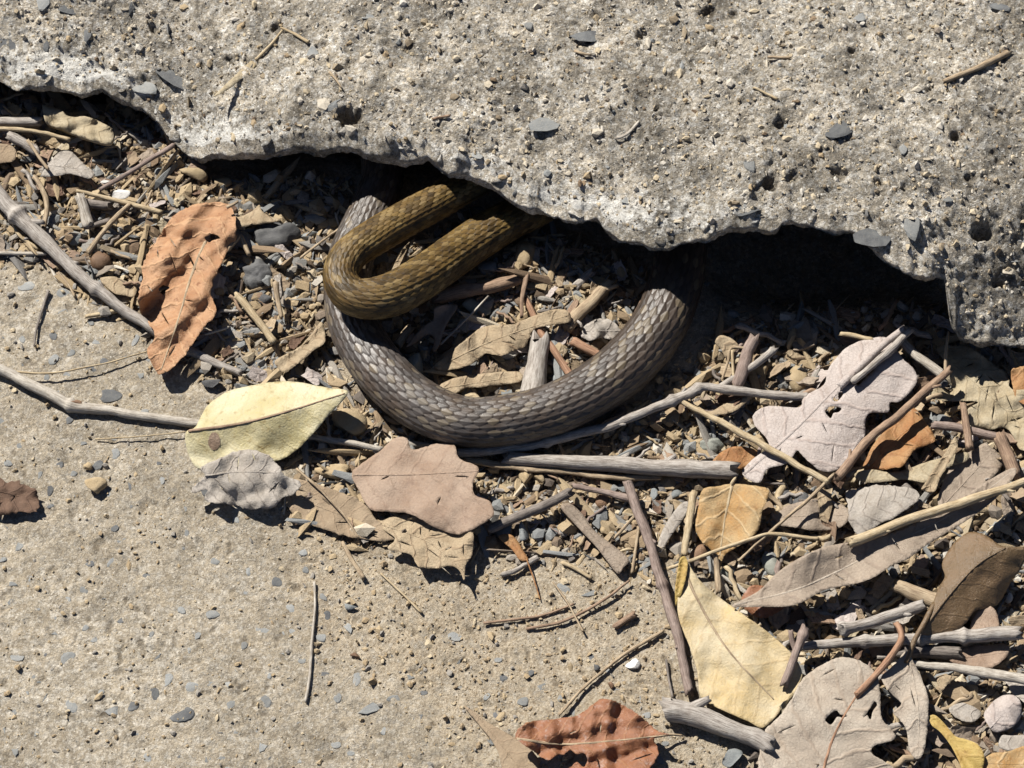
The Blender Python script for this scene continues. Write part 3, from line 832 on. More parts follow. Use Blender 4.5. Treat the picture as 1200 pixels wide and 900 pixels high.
def twig(label, pts, r, z, mat, sides=10, bump=.2, name='twig', cat='twig', group=None, flat=1.0, wob=1.0, knots=(), parent=None):
    """pts in the photograph, r = (start, end) px, z = one height or a list of heights (mm) of the axis"""
    sd = uid()
    n = len(pts)
    zz = np.interp(np.linspace(0, 1, n), np.linspace(0, 1, len(z)), z) if isinstance(z, (list, tuple)) else np.full(n, float(z))
    q = catmull(np.concatenate([np.array(pts, float), zz[:, None]], 1), 3.2)
    r0, r1 = r if isinstance(r, tuple) else (r, r)
    rr = np.linspace(r0, r1, len(q)) / PXM * 1e-3
    t = np.linspace(0, 1, len(q)) * len(q) * 3.2
    q[:, 1] += wob * min(r0, 4) * .6 * fbm(t / 38, t * 0, sd % 50, 3)
    rr = rr * (1 + .16 * fbm(t / 30, t * 0 + 4, (sd + 5) % 50, 3))
    q[:, 0] += wob * min(r0, 4) * .6 * fbm(t / 45, t * 0 + 9, sd % 50, 3)
    Pw = unp(q[:, 0], q[:, 1], q[:, 2])
    for kx in knots:                                    # swollen nodes
        k = int(kx * (len(q) - 1)); rr = rr * (1 + .45 * np.exp(-((np.arange(len(q)) - k) / 1.3) ** 2))
    c0 = Pw.mean(0); c0 = np.array([c0[0], c0[1], Pw[:, 2].min()])
    V, F, tw = tube(Pw - c0, rr, sides, sd, bump, True, flat)
    o = bpy.data.objects.new(name, mesh(name, V, F, mat, {'tw': tw}))
    o.location = tuple(c0); link(o)
    ln = np.linalg.norm(Pw[-1] - Pw[0]) * 1000
    if r0 > 4 and ln > 28 and name == 'twig':           # side spurs where shoots broke off
        rs_ = np.random.RandomState(sd)
        for _ in range(1 + int(ln > 60)):
            k = rs_.randint(int(len(Pw) * .15), int(len(Pw) * .85))
            tn = Pw[min(k + 2, len(Pw) - 1)] - Pw[max(k - 2, 0)]; tn /= np.linalg.norm(tn)
            sd_v = np.cross(tn, (0, 0, 1.0)) * rs_.choice((-1, 1)); dv = tn * .6 + sd_v * .7 + np.array([0, 0, .35]); dv /= np.linalg.norm(dv)
            L_ = rr[k] * rs_.uniform(1.3, 2.4)
            Ps = Pw[k] - c0 + dv * np.linspace(0, 1, 6)[:, None] * L_ + tn * (np.linspace(0, 1, 6) ** 2)[:, None] * L_ * .3
            V2, F2, tw2 = tube(Ps, np.linspace(rr[k] * .6, rr[k] * .3, 6), 7, sd + 2, .2)
            link(bpy.data.objects.new('spur', mesh('spur', V2, F2, mat, {'tw': tw2})), o)
    return tag(o, label, cat, group)

def rock(label, x, y, rx, ry, mat, z=None, rz=None, rot=0, seed=None, angular=.6, rough=.2, sub=3, name='stone', cat='stone', group=None, tilt=0):
    sd = uid() if seed is None else seed
    V, F = lump(sd, sub, angular, rough)
    rz = (min(rx, ry) * .8 if rz is None else rz) / PXM
    base = unp(x, y, 0)
    zc = (gz_at(base[0], base[1]) + rz * .65) if z is None else z
    Pp = unp(x, y, zc)
    V = V * np.array([rx / PXM, ry / PXM / .92, rz]) * 1e-3
    V = V @ np.array(Matrix.Rotation(tilt, 3, 'X') @ Matrix.Rotation(rot, 3, 'Z')).T
    o = bpy.data.objects.new(name, mesh(name, V, F, mat))
    o.location = tuple(Pp); link(o)
    return tag(o, label, cat, group)

# ------------------------------------------------------------------ materials of leaves, twigs, stones
LM = dict(
    orange=leaf_mat('orange_brown_leaf', (.47, .28, .16), (.35, .175, .085), (.50, .32, .18), 7, .13, .5, (.19, .08, .038), .75, .45, .12),
    yellow=leaf_mat('yellow_green_leaf', (.57, .525, .36), (.44, .375, .18), (.33, .24, .09), 9, .05, .36, (.27, .19, .075), .65, .2, .1, .45),
    ash=leaf_mat('ash_grey_leaf', (.40, .365, .325), (.31, .275, .235), (.17, .14, .12), 6, .15, .85, (.2, .165, .13), .5, .4, .05, .15),
    pink=leaf_mat('pinkish_brown_leaf', (.36, .268, .20), (.26, .175, .12), (.19, .12, .08), 9, .07, .5, (.17, .105, .075), .35, .25, .08),
    tan=leaf_mat('pale_tan_leaf', (.42, .335, .225), (.33, .25, .16), (.2, .13, .08), 7, .13, .75, (.22, .155, .095), .5, .45, .1),
    mauve=leaf_mat('mauve_grey_leaf', (.47, .415, .385), (.40, .345, .315), (.26, .2, .175), 10, .10, .66, (.25, .195, .165), .45, .45, .05, .25),
    copper=leaf_mat('bright_orange_leaf', (.43, .25, .115), (.34, .15, .055), (.22, .085, .03), 8, .09, .5, (.2, .075, .03), .5, .35, .2),
    amber=leaf_mat('amber_leaf', (.47, .335, .175), (.44, .245, .085), (.56, .45, .28), 9, .09, .48, (.30, .135, .045), .5, .45, .2),
    cream=leaf_mat('cream_yellow_leaf', (.54, .455, .30), (.48, .355, .165), (.33, .21, .085), 11, .06, .42, (.36, .24, .1), .35, .22, .1, .4),
    parch=leaf_mat('parchment_leaf', (.42, .36, .255), (.34, .275, .175), (.2, .145, .08), 7, .12, .75, (.24, .18, .11), .5, .35, .08, .2),
    drab=leaf_mat('grey_brown_leaf', (.33, .268, .208), (.26, .205, .155), (.17, .125, .095), 11, .09, .55, (.18, .135, .1), .45, .42, .05, .35),
    fawn=leaf_mat('fawn_leaf', (.42, .365, .30), (.345, .285, .225), (.25, .19, .14), 11, .07, .62, (.23, .18, .14), .45, .45, .05, .3),
    olive=leaf_mat('brown_glossy_leaf', (.17, .108, .058), (.125, .082, .04), (.08, .05, .022), 8, .08, .34, (.07, .045, .02), .5, .25, .05, .5),
    rust=leaf_mat('rusty_red_leaf', (.29, .125, .06), (.22, .085, .038), (.34, .19, .09), 7, .14, .40, (.34, .245, .21), .7, .3, .1, .5),  # pale spots paint highlights into the leaf colour
    dusty=leaf_mat('dusty_leaf', (.34, .265, .185), (.285, .215, .145), (.22, .15, .1), 6, .12, .9, (.31, .24, .165), .6, .25, .05, .15),
    dark=leaf_mat('dark_brown_leaf', (.15, .092, .062), (.1, .06, .04), (.07, .042, .03), 6, .2, .75, (.22, .15, .105), .5, .3, .05),
    ochre=leaf_mat('ochre_leaf', (.48, .35, .11), (.38, .24, .065), (.27, .15, .045), 9, .1, .45, (.22, .12, .04), .5, .25, .15, .4))
TM = dict(
    grey=twig_mat('weathered_grey_bark', (.30, .268, .238), (.385, .355, .32), (.095, .074, .058)),
    purple=twig_mat('purple_brown_bark', (.21, .157, .132), (.28, .22, .19), (.08, .057, .047)),
    straw=twig_mat('pale_straw', (.37, .29, .18), (.46, .38, .255), (.17, .115, .06), .9),
    white=twig_mat('bleached_stick', (.34, .305, .26), (.45, .415, .36), (.14, .11, .08), .9),
    brown=twig_mat('brown_bark', (.24, .16, .11), (.32, .225, .155), (.095, .06, .04)),
    dark=twig_mat('dark_bark', (.15, .128, .112), (.23, .2, .175), (.05, .04, .034)),
    wood=twig_mat('split_wood', (.31, .235, .155), (.39, .31, .21), (.12, .08, .05)),
    redwood=twig_mat('red_brown_stem', (.28, .16, .1), (.34, .21, .135), (.12, .06, .036)))
SM = dict(
    blue=stone_mat('blue_grey_stone', (.165, .18, .183), (.23, .24, .236), (.30, .28, .24), .35),
    dark=stone_mat('dark_grey_stone', (.075, .075, .078), (.12, .12, .119), (.2, .185, .16), .45),
    sand=stone_mat('sandy_clod', (.29, .22, .13), (.36, .28, .175), (.43, .36, .245), .55, .95),
    green=stone_mat('grey_green_stone', (.22, .23, .2), (.28, .285, .25), (.34, .315, .26), .4),
    white=stone_mat('white_pebble', (.56, .545, .51), (.64, .62, .59), (.45, .42, .37), .25, .5),
    nut=stone_mat('brown_nut', (.15, .088, .052), (.21, .13, .08), (.075, .045, .028), .5, .6))

# ------------------------------------------------------------------ leaves
leaf('crumpled orange-brown leaf with torn holes beside the long grey twig',
     [(190, 438), (180, 430), (172, 411), (181, 396), (176, 382), (166, 370), (162, 347), (166, 327), (170, 300), (187, 277), (200, 257), (220, 243), (243, 237), (267, 240), (276, 257), (276, 280), (263, 300), (255, 320), (247, 340), (253, 366), (234, 390), (213, 420)],
     9, LM['orange'], cracks=9, rib_mat=TM['wood'], mid=[(268, 240), (240, 285), (222, 330), (212, 365), (188, 436)], tilt=(4, 0), wr=2.5, ws=28, curl=5, fold=-2, jag=2.2, g=2.6, rib=2.0,
     holes=[[(186, 338), (191, 334), (199, 337), (194, 341), (192, 346), (188, 343)], [(240, 278), (250, 274), (258, 279), (250, 281), (245, 284)]], stalk=[(266, 243, 14), (272, 240, 15), (279, 236, 15)])
Lyel = leaf('smooth yellow-green leaf with one round brown spot',
     [(218, 507), (220, 530), (233, 549), (262, 548), (300, 545), (330, 538), (348, 527), (367, 508), (385, 487), (408, 460), (387, 455), (367, 451), (343, 447), (316, 448), (293, 452), (264, 460), (242, 477), (229, 500)],
     11, LM['yellow'], mid=[(219, 505), (277, 497), (333, 483), (404, 461)], tilt=(7, -1), fold=-7.5, curl=.5, wr=1.0, ws=50, jag=.5, rib=1.8, rib_mat=TM['brown'])
leaf('ash-grey crumbling leaf lying against the yellow-green leaf',
     [(283, 527), (307, 530), (326, 545), (333, 557), (352, 565), (346, 578), (333, 583), (320, 594), (290, 596), (267, 591), (240, 587), (242, 574), (227, 578), (226, 571), (240, 558), (236, 548), (255, 538)],
     9, LM['ash'], cracks=5, mid=[(233, 558), (280, 553), (330, 554)], tilt=(1, -5), fold=-2, wr=1.8, ws=26, jag=2.2, g=2.8, rib=1.6)
leaf('pinkish-brown leathery leaf with wavy torn edge below the snake',
     [(413, 553), (443, 530), (463, 513), (477, 514), (484, 527), (512, 520), (532, 522), (538, 537), (561, 548), (554, 566), (557, 580), (574, 588), (577, 606), (550, 622), (533, 626), (510, 618), (483, 603), (462, 600), (434, 597), (422, 577)],
     9, LM['pink'], cracks=3, rib_mat=LM['pink'], mid=[(415, 556), (480, 556), (560, 552)], tilt=(6, 0), curl=-3.5, wr=1.1, ws=50, jag=1.0, rib=1.8)
leaf('pale tan leaf with dark cracks and pointed tip under the pinkish-brown leaf',
     [(437, 612), (460, 606), (483, 600), (515, 612), (552, 622), (553, 650), (546, 662), (544, 680), (538, 668), (527, 663), (510, 666), (490, 664), (481, 650), (455, 643), (462, 630)],
     5, LM['tan'], cracks=9, mid=[(440, 612), (500, 634), (542, 668)], tilt=(4, 2), curl=2, wr=1.2, ws=26, jag=1.4, rib=1.4, g=2.8)
leaf('flat pale leaf scrap between the ash-grey leaf and the pale tan leaf',
     [(345, 562), (385, 572), (425, 588), (443, 610), (470, 628), (448, 634), (408, 629), (372, 618), (345, 604), (333, 582)],
     2.2, LM['dusty'], cracks=4, wr=1.0, ws=28, jag=2, rib=1.0)
leaf('large mauve-grey leaf with eaten margin under crossed stems',
     [(996, 405), (1019, 397), (1040, 396), (1058, 420), (1072, 434), (1074, 448), (1064, 462), (1053, 471), (1043, 472), (1041, 483), (1020, 484), (1014, 494), (1014, 510), (1004, 523), (996, 537), (981, 551), (964, 552), (952, 545), (940, 533), (934, 528), (926, 540), (917, 545), (899, 550), (891, 565), (877, 562), (870, 553), (881, 539), (900, 524), (897, 512), (886, 500), (883, 486), (900, 476), (936, 477), (942, 465), (965, 451), (970, 434), (982, 417)],
     9, LM['mauve'], cracks=4, rib_mat=LM['mauve'], mid=[(872, 555), (930, 505), (985, 450), (1045, 400)], tilt=(3, 1), curl=-1.5, wr=1.0, ws=60, jag=.8, holes=[[(967, 481), (974, 476), (986, 478), (983, 483), (977, 484), (974, 490), (970, 487)], [(976, 468), (985, 459), (988, 462), (981, 470)], [(1002, 447), (1012, 439), (1022, 430), (1024, 434), (1014, 443), (1006, 451)]], stalk=[(985, 452, 11), (1015, 423, 13), (1040, 400, 14), (1060, 385, 15)], stalk_r=5, rib=2.4)
leaf('small bright orange leaf below the brown stem, beside the mauve-grey leaf',
     [(1067, 476), (1084, 493), (1096, 514), (1090, 520), (1072, 528), (1058, 546), (1047, 548), (1033, 551), (1012, 549), (1015, 538), (1027, 516), (1053, 490)],
     6, LM['copper'], cracks=1, mid=[(1018, 548), (1050, 515), (1082, 490)], tilt=(3, 2), curl=2, wr=2, ws=30, jag=.9, rib=1.2)
leaf('pale parchment leaf with small tears under the slab corner',
     [(1097, 408), (1115, 405), (1138, 407), (1152, 417), (1167, 428), (1181, 440), (1185, 456), (1212, 462), (1214, 520), (1196, 527), (1181, 503), (1157, 503), (1138, 499), (1134, 480), (1146, 471), (1118, 470), (1104, 469), (1091, 466), (1100, 448), (1111, 431)],
     5, LM['parch'], cracks=9, mid=[(1098, 412), (1150, 455), (1205, 505)], wr=1.8, ws=26, jag=1.6, holes=[[(1104, 453), (1109, 448), (1114, 452), (1115, 459), (1109, 457)]], g=3.0, rib=1.2)
leaf('amber leaf with pale veins standing beside the thick grey stick end',
     [(823, 574), (840, 570), (857, 567), (880, 568), (900, 573), (899, 585), (893, 600), (888, 622), (872, 636), (850, 650), (843, 668), (838, 650), (822, 634), (815, 618), (818, 598)],
     7, LM['amber'], mid=[(858, 567), (849, 610), (842, 664)], tilt=(3, -4), fold=2.5, wr=1.2, ws=30, jag=.9, rib=2.0, stalk=[(857, 568, 9), (859, 564, 9.5), (862, 560, 10)], rib_mat=TM['straw'])
leaf('large smooth cream-yellow leaf with reddish midrib end beside the thick branch',
     [(799, 653), (820, 680), (843, 700), (867, 717), (900, 741), (922, 760), (934, 774), (940, 791), (934, 808), (920, 826), (906, 843), (893, 853), (878, 846), (860, 838), (830, 824), (820, 813), (817, 787), (808, 757), (800, 738), (794, 716), (795, 687)],
     8, LM['cream'], rib_mat=TM['wood'], mid=[(800, 660), (816, 700), (852, 760), (907, 820)], tilt=(1, -2), fold=-4.5, curl=4.5, wr=1.5, ws=50, jag=.5, rib=1.8)
leaf('long narrow grey-brown leaf slanting under the pale straw stalk',
     [(858, 710), (888, 693), (910, 672), (931, 657), (960, 643), (985, 637), (1020, 632), (1050, 622), (1075, 612), (1104, 596), (1135, 578), (1160, 562), (1187, 548), (1190, 556), (1168, 583), (1143, 603), (1115, 621), (1087, 638), (1064, 655), (1047, 662), (1019, 679), (992, 686), (965, 692), (931, 709), (888, 711)],
     13, LM['drab'], cracks=4, rib_mat=LM['fawn'], mid=[(860, 709), (940, 688), (1040, 640), (1120, 600), (1188, 551)], tilt=(2, 1), fold=2.5, wr=1.6, ws=55, jag=.7, rib=1.6)
leaf('broad grey-brown leaf with cracks at the bottom edge of the picture',
     [(892, 867), (899, 853), (912, 840), (923, 826), (943, 793), (967, 777), (987, 770), (1008, 775), (1027, 790), (1031, 812), (1033, 840), (1047, 857), (1047, 867), (1024, 874), (1023, 884), (1036, 892), (1050, 905), (1035, 935), (960, 950), (893, 925), (889, 895)],
     8, LM['fawn'], cracks=6, mid=[(955, 945), (975, 868), (1004, 815), (1028, 787)], tilt=(1, -3), curl=-1.5, wr=1.3, ws=50, jag=1.4, rib=2.0, rib_mat=TM['redwood'],
     holes=[[(967, 844), (975, 835), (981, 833), (984, 837), (993, 839), (986, 841), (981, 840), (974, 849)], [(1012, 841), (1019, 831), (1025, 822), (1028, 826), (1023, 833), (1020, 843), (1016, 838)]], stalk=[(1003, 815, 9.5), (1030, 787, 12), (1045, 768, 14), (1056, 750, 16), (1055, 738, 16), (1050, 730, 15)], stalk_r=4.2)
leaf('triangular grey-brown leaf piece torn from the broad leaf beside it',
     [(1033, 794), (1048, 778), (1063, 763), (1070, 775), (1080, 795), (1088, 817), (1088, 840), (1083, 880), (1075, 889), (1066, 880), (1061, 852), (1047, 835), (1056, 825), (1044, 812)],
     9, LM['fawn'], cracks=2, mid=[(1065, 768), (1076, 830), (1076, 886)], tilt=(2, -2), curl=1.5, wr=1.2, ws=40, jag=1.2, rib=1.2)
leaf('glossy brown folded leaf on a stalk above the grey sticks',
     [(1104, 660), (1115, 640), (1126, 629), (1138, 623), (1155, 627), (1175, 640), (1202, 643), (1197, 665), (1186, 680), (1172, 705), (1160, 712), (1143, 716), (1132, 730), (1118, 740), (1101, 745), (1078, 742), (1085, 725), (1093, 708), (1099, 690), (1107, 676)],
     15, LM['olive'], mid=[(1080, 740), (1110, 700), (1145, 662), (1180, 641)], tilt=(2, -4), fold=-6.0, curl=-4, wr=1.4, ws=45, jag=.4, rib=1.4, stalk=[(1095, 708, 12), (1084, 728, 13), (1072, 750, 12), (1062, 776, 10)], stalk_r=3.4)
leaf('crumpled rusty-red leaf at the bottom on the sandy pavement',
     [(603, 863), (617, 847), (647, 843), (677, 838), (693, 827), (710, 818), (733, 828), (753, 841), (770, 856), (784, 861), (767, 865), (772, 883), (762, 900), (745, 925), (690, 930), (665, 915), (668, 890), (655, 884), (643, 891), (630, 884), (613, 872)],
     8, LM['rust'], cracks=4, rib_mat=TM['wood'], mid=[(606, 866), (660, 872), (720, 868), (783, 861)], tilt=(0, -2), wr=3.2, ws=32, curl=2, jag=1.8, g=2.6, rib=1.8, stalk=[(765, 864, 6), (785, 861, 4), (800, 862, 2)], stalk_r=1.6,
     holes=[[(660, 886), (668, 879), (675, 884), (684, 883), (688, 891), (684, 899), (676, 893), (668, 899), (664, 892)]])
leaf('dusty pale leaf half buried in sand beside the rusty-red leaf',
     [(543, 827), (556, 834), (573, 847), (598, 861), (622, 878), (632, 895), (625, 925), (595, 930), (588, 900), (580, 874), (562, 850)], 1.8, LM['dusty'], wr=.7, ws=30, jag=1, rib=.9)
leaf('pale tan torn leaf on the soil inside the snake coil',
     [(508, 429), (523, 417), (547, 397), (567, 383), (585, 381), (600, 380), (620, 372), (647, 363), (666, 364), (668, 377), (645, 381), (624, 387), (617, 404), (600, 412), (587, 417), (570, 414), (557, 424), (540, 431), (516, 434)],
     7, LM['tan'], cracks=4, mid=[(512, 430), (580, 398), (664, 370)], tilt=(2, -2), wr=1.8, ws=30, jag=1.8, g=2.8, rib=1.2)
leaf('lower flat tan leaf strip inside the snake coil', [(512, 455), (533, 443), (573, 437), (608, 436), (610, 447), (567, 453), (545, 455), (532, 461)], 3.5, LM['tan'], wr=1.0, ws=26, jag=1.2, rib=.9)
leaf('crinkled pale leaf by the thin twig inside the snake coil', [(686, 381), (700, 374), (716, 375), (728, 388), (722, 398), (705, 396), (690, 399), (682, 391)], 4.5, LM['ash'], wr=1.6, ws=16, jag=1.2, rib=.8)
leaf('curled pale blade between the two arms of the olive loop', [(486, 279), (480, 290), (477, 300), (475, 309), (466, 317), (456, 324), (461, 312), (467, 300), (474, 289)], 7, LM['tan'], tilt=(10, -6), curl=2, wr=.4, jag=.3, rib=0, thick=.4)
leaf('upright curled brown bark leaf inside the snake coil', [(509, 361), (522, 357), (536, 358), (528, 372), (520, 388), (513, 408), (507, 411), (509, 396), (500, 392), (486, 402), (476, 406), (484, 395), (498, 381), (508, 374)], 7, LM['pink'], tilt=(0, -8), fold=3, wr=1.0, ws=20, jag=.6, rib=0, thick=.5)
leaf('cream flake of bark in the hollow under the slab, above the litter', [(50, 124), (60, 125), (72, 129), (80, 136), (102, 137), (120, 144), (132, 152), (132, 166), (120, 167), (96, 160), (68, 149), (54, 142)], 9, LM['parch'], tilt=(0, 2), wr=1.6, ws=16, jag=1.2, rib=0, thick=2.2, cat='bark flake', name='bark_flake')
leaf('pale grey rectangular leaf scrap in the litter below the cream bark flake', [(48, 206), (60, 188), (70, 178), (84, 178), (100, 194), (110, 202), (104, 209), (84, 204), (66, 206)], 6, LM['ash'], tilt=(2, -2), wr=.9, ws=30, jag=.8, rib=1.0)
leaf('dark brown crumpled leaf at the picture edge on the bare pavement', [(-14, 560), (8, 563), (24, 566), (38, 571), (48, 586), (44, 597), (22, 601), (-14, 602)], 3, LM['dark'], wr=1.5, ws=20, jag=5, cracks=2, rib=.8, g=2.6)
leaf('sandy triangular leaf fragment above the dark clod', [(271, 257), (284, 253), (296, 247), (304, 240), (307, 247), (316, 253), (329, 258), (312, 261), (296, 263), (277, 267)], 6, LM['tan'], wr=.9, ws=24, jag=.7, rib=0, thick=.6)
leaf('pale folded strip of leaf against the snake, above the yellow-green leaf', [(322, 424), (335, 415), (350, 407), (365, 391), (377, 377), (381, 400), (368, 410), (353, 423), (333, 436)], 4, LM['tan'], fold=2, wr=.8, ws=26, jag=.6, rib=.8)
leaf('straight tan leaf strip pointing down from the short grey twig', [(657, 594), (668, 590), (683, 603), (697, 622), (720, 640), (737, 655), (731, 665), (724, 672), (712, 658), (700, 642), (685, 626), (670, 610)], 5, LM['drab'], tilt=(0, -3), curl=-1, wr=.4, ws=40, jag=.4, rib=.9, thick=.5)
leaf('small orange-tan leaf sliver with a long hair-thin stalk', [(584, 629), (597, 626), (606, 633), (613, 645), (619, 656), (609, 656), (600, 644)], 3, LM['copper'], wr=.5, jag=.4, rib=.7, stalk=[(617, 655, 3), (626, 680, 2), (633, 703, 1)], stalk_r=.9)
leaf('fuzzy grey weathered leaf below the crossed stems', [(993, 576), (1019, 570), (1041, 568), (1070, 573), (1076, 585), (1056, 601), (1030, 615), (1010, 627), (999, 619), (993, 596)], 7, LM['ash'], tilt=(2, 2), curl=-2.5, wr=.7, ws=24, jag=2.4, g=2.6, rib=0)
leaf('pale flat strip of leaf below the bright orange leaf', [(1001, 556), (1019, 550), (1040, 553), (1058, 551), (1087, 541), (1110, 535), (1133, 530), (1133, 540), (1104, 550), (1087, 565), (1062, 562), (1041, 564), (1013, 565)], 5, LM['parch'], wr=.9, ws=30, jag=.9, rib=0)
leaf('narrow upright dry blade crossing the pale flat strip', [(1119, 512), (1122, 525), (1110, 546), (1101, 562), (1095, 576), (1080, 574), (1086, 563), (1095, 548), (1108, 530)], 8, LM['tan'], tilt=(0, -6), fold=1.5, wr=.5, ws=30, jag=.5, rib=.8)
leaf('pink-tan leaf piece between the glossy brown leaf and the grey stick', [(1138, 741), (1141, 722), (1157, 710), (1168, 718), (1170, 740), (1155, 742)], 6, LM['pink'], wr=.8, jag=.7, rib=0)
leaf('pink-tan leaf piece just above the reddish split stick', [(1112, 772), (1124, 764), (1135, 757), (1160, 755), (1181, 756), (1180, 769), (1163, 782), (1145, 784), (1124, 780)], 4, LM['pink'], wr=1.0, jag=.9, rib=.8, ws=30)
leaf('curled ochre leaf standing on edge in the bottom litter', [(1089, 840), (1096, 838), (1107, 848), (1119, 862), (1131, 866), (1145, 872), (1153, 884), (1152, 900), (1146, 915), (1132, 912), (1124, 893), (1115, 875), (1102, 858), (1092, 850)], 9, LM['ochre'], mid=[(1092, 842), (1115, 866), (1142, 908)], fold=4.5, wr=.9, ws=30, jag=.4, rib=1.2)
leaf('orange and cream leaf in the bottom corner of the picture', [(1152, 893), (1163, 883), (1180, 881), (1202, 874), (1220, 880), (1225, 910), (1200, 925), (1160, 915)], 10, LM['amber'], wr=1.0, ws=40, jag=.6, rib=.8)
leaf('rounded slate-grey leaf above the white scrap in the corner', [(1153, 838), (1160, 826), (1173, 816), (1186, 814), (1196, 822), (1197, 838), (1190, 849), (1178, 856), (1166, 858), (1158, 850)], 7, LM['mauve'], curl=-2, wr=1.3, ws=22, jag=.6, rib=.6)
leaf('white papery leaf scrap beside the corner leaf', [(1170, 873), (1174, 862), (1184, 862), (1203, 862), (1203, 874), (1188, 880), (1176, 878)], 7, LM['ash'], tilt=(2, -2), wr=.5, jag=.4, rib=0, thick=.6)
leaf('orange leaf at the picture edge beneath the slab corner', [(1185, 434), (1200, 429), (1216, 432), (1216, 474), (1198, 473), (1189, 462)], 7, LM['copper'], wr=1.3, ws=24, jag=.7, rib=.8)
leaf('rust-red leaf piece poking out under the long narrow leaf', [(878, 688), (893, 686), (912, 696), (924, 705), (908, 720), (890, 724), (874, 714), (868, 704)], 5, LM['rust'], wr=.9, ws=24, jag=.8, rib=.8)
leaf('curled tan leaf on the twig knot beside the dark hollow', [(832, 482), (848, 474), (866, 467), (886, 462), (874, 472), (858, 483), (838, 486), (815, 483), (800, 470), (803, 467), (818, 476)], 5, LM['tan'], fold=1.5, wr=.6, ws=30, jag=.5, rib=.8)
leaf('tan leaf with stub stalk standing at the front of the dark hollow', [(838, 401), (844, 393), (856, 396), (866, 405), (862, 412), (855, 417), (850, 419), (845, 409)], 9, LM['tan'], tilt=(0, -10), wr=.5, jag=.5, rib=0)
leaf('orange-pink leaf tip between the thick grey stick and the mauve-grey leaf', [(835, 540), (856, 524), (880, 525), (890, 533), (878, 546), (860, 552), (845, 548)], 4, LM['copper'], wr=.8, ws=20, jag=.7, rib=0)
leaf('flat pale strip of leaf beside the leaning purple-brown twig', [(771, 639), (776, 622), (786, 605), (797, 591), (806, 588), (807, 597), (797, 613), (785, 630), (774, 648)], 5, LM['ash'], tilt=(0, -4), wr=.3, jag=.4, rib=0, thick=.5)
leaf('yellow curled leaf rim standing above the cream-yellow leaf', [(797, 654), (803, 652), (806, 662), (803, 680), (797, 700), (792, 710), (791, 690), (794, 668)], 9, LM['ochre'], tilt=(0, -5), fold=2, wr=.3, jag=.3, rib=0)
leaf('pale leaf scrap between the nut and the crumpled orange-brown leaf', [(117, 327), (132, 324), (147, 329), (160, 337), (157, 348), (145, 346), (133, 343)], 2.5, LM['tan'], wr=.6, jag=.8, rib=0)
leaf('brown leaf scrap at the picture edge above the long grey twig', [(-12, 170), (15, 171), (18, 187), (2, 191), (-12, 190)], 5, LM['dusty'], wr=.8, jag=.8, rib=0)
leaf('grey-brown leaf behind the narrow upright blade', [(1118, 540), (1140, 528), (1156, 520), (1175, 540), (1166, 556), (1146, 575), (1122, 590), (1104, 598), (1100, 580)], 4, LM['drab'], wr=1.2, ws=30, jag=1, rib=1)
leaf('brown leaf lying under the fuzzy grey leaf', [(905, 600), (930, 590), (955, 585), (985, 590), (996, 604), (985, 618), (958, 622), (932, 618), (912, 614)], 4, LM['drab'], wr=1.2, ws=26, jag=1.2, rib=1)
leaf('pale triangular leaf scrap just below the reddish split stick', [(1098, 797), (1108, 791), (1124, 792), (1112, 800), (1103, 810)], 6, LM['tan'], wr=.4, jag=.5, rib=0)
leaf('small flat tan leaf under the rounded slate-grey leaf', [(1112, 830), (1130, 824), (1150, 835), (1140, 846), (1122, 842)], 3, LM['ash'], wr=.6, jag=.7, rib=0)
leaf('thin white grass tuft scrap stuck on the slab top', [(250, 113), (263, 100), (280, 84), (293, 72), (305, 60), (310, 63), (297, 80), (280, 95), (262, 108)], float(slab_at(280, 88)[2] * 1000 + 1.2), LM['parch'], wr=.5, jag=1.0, rib=0, cat='grass scrap', name='grass_scrap')

# brown spot on the yellow leaf: part of that leaf
for ch in [o for o in bpy.data.objects if o.parent == Lyel and o.name.startswith('blade')]:
    th = np.linspace(0, 2 * math.pi, 26, endpoint=False)
    sp = np.stack([251 + 7 * np.cos(th) * (1 + .06 * np.sin(3 * th)), 517 + 10.5 * np.sin(th)], 1)
    me_ = ch.data
    Vl = np.array([v.co[:] for v in me_.vertices]) + np.array(Lyel.location)
    px_, py_ = proj(Vl); Vl = Vl[:len(Vl) // 2]; px_, py_ = px_[:len(Vl)], py_[:len(Vl)]
    def on(q):
        k = np.argsort((px_ - q[0]) ** 2 + (py_ - q[1]) ** 2)[:4]
        w = 1 / (np.hypot(px_[k] - q[0], py_[k] - q[1]) + .3); z_ = (Vl[k, 2] * w).sum() / w.sum()
        return unp(q[0], q[1], z_ * 1000 + .18)
    Vs = np.array([on(q) for q in sp] + [on(251 + (q - (251, 517)) * .5 + (0, 517 - 251) if False else (q + (251, 517)) / 2) for q in sp] + [on((251, 517))]) - np.array(Lyel.location)
    n = 26
    Fs = [((i + 1) % n, i, n + i, n + (i + 1) % n)[::-1] for i in range(n)] + [(n + i, n + (i + 1) % n, 2 * n) for i in range(n)]
    link(bpy.data.objects.new('spot', mesh('spot', Vs, Fs, LM['dark' if False else 'pink'], {'leaf': np.zeros((2 * n + 1, 3))})), Lyel)

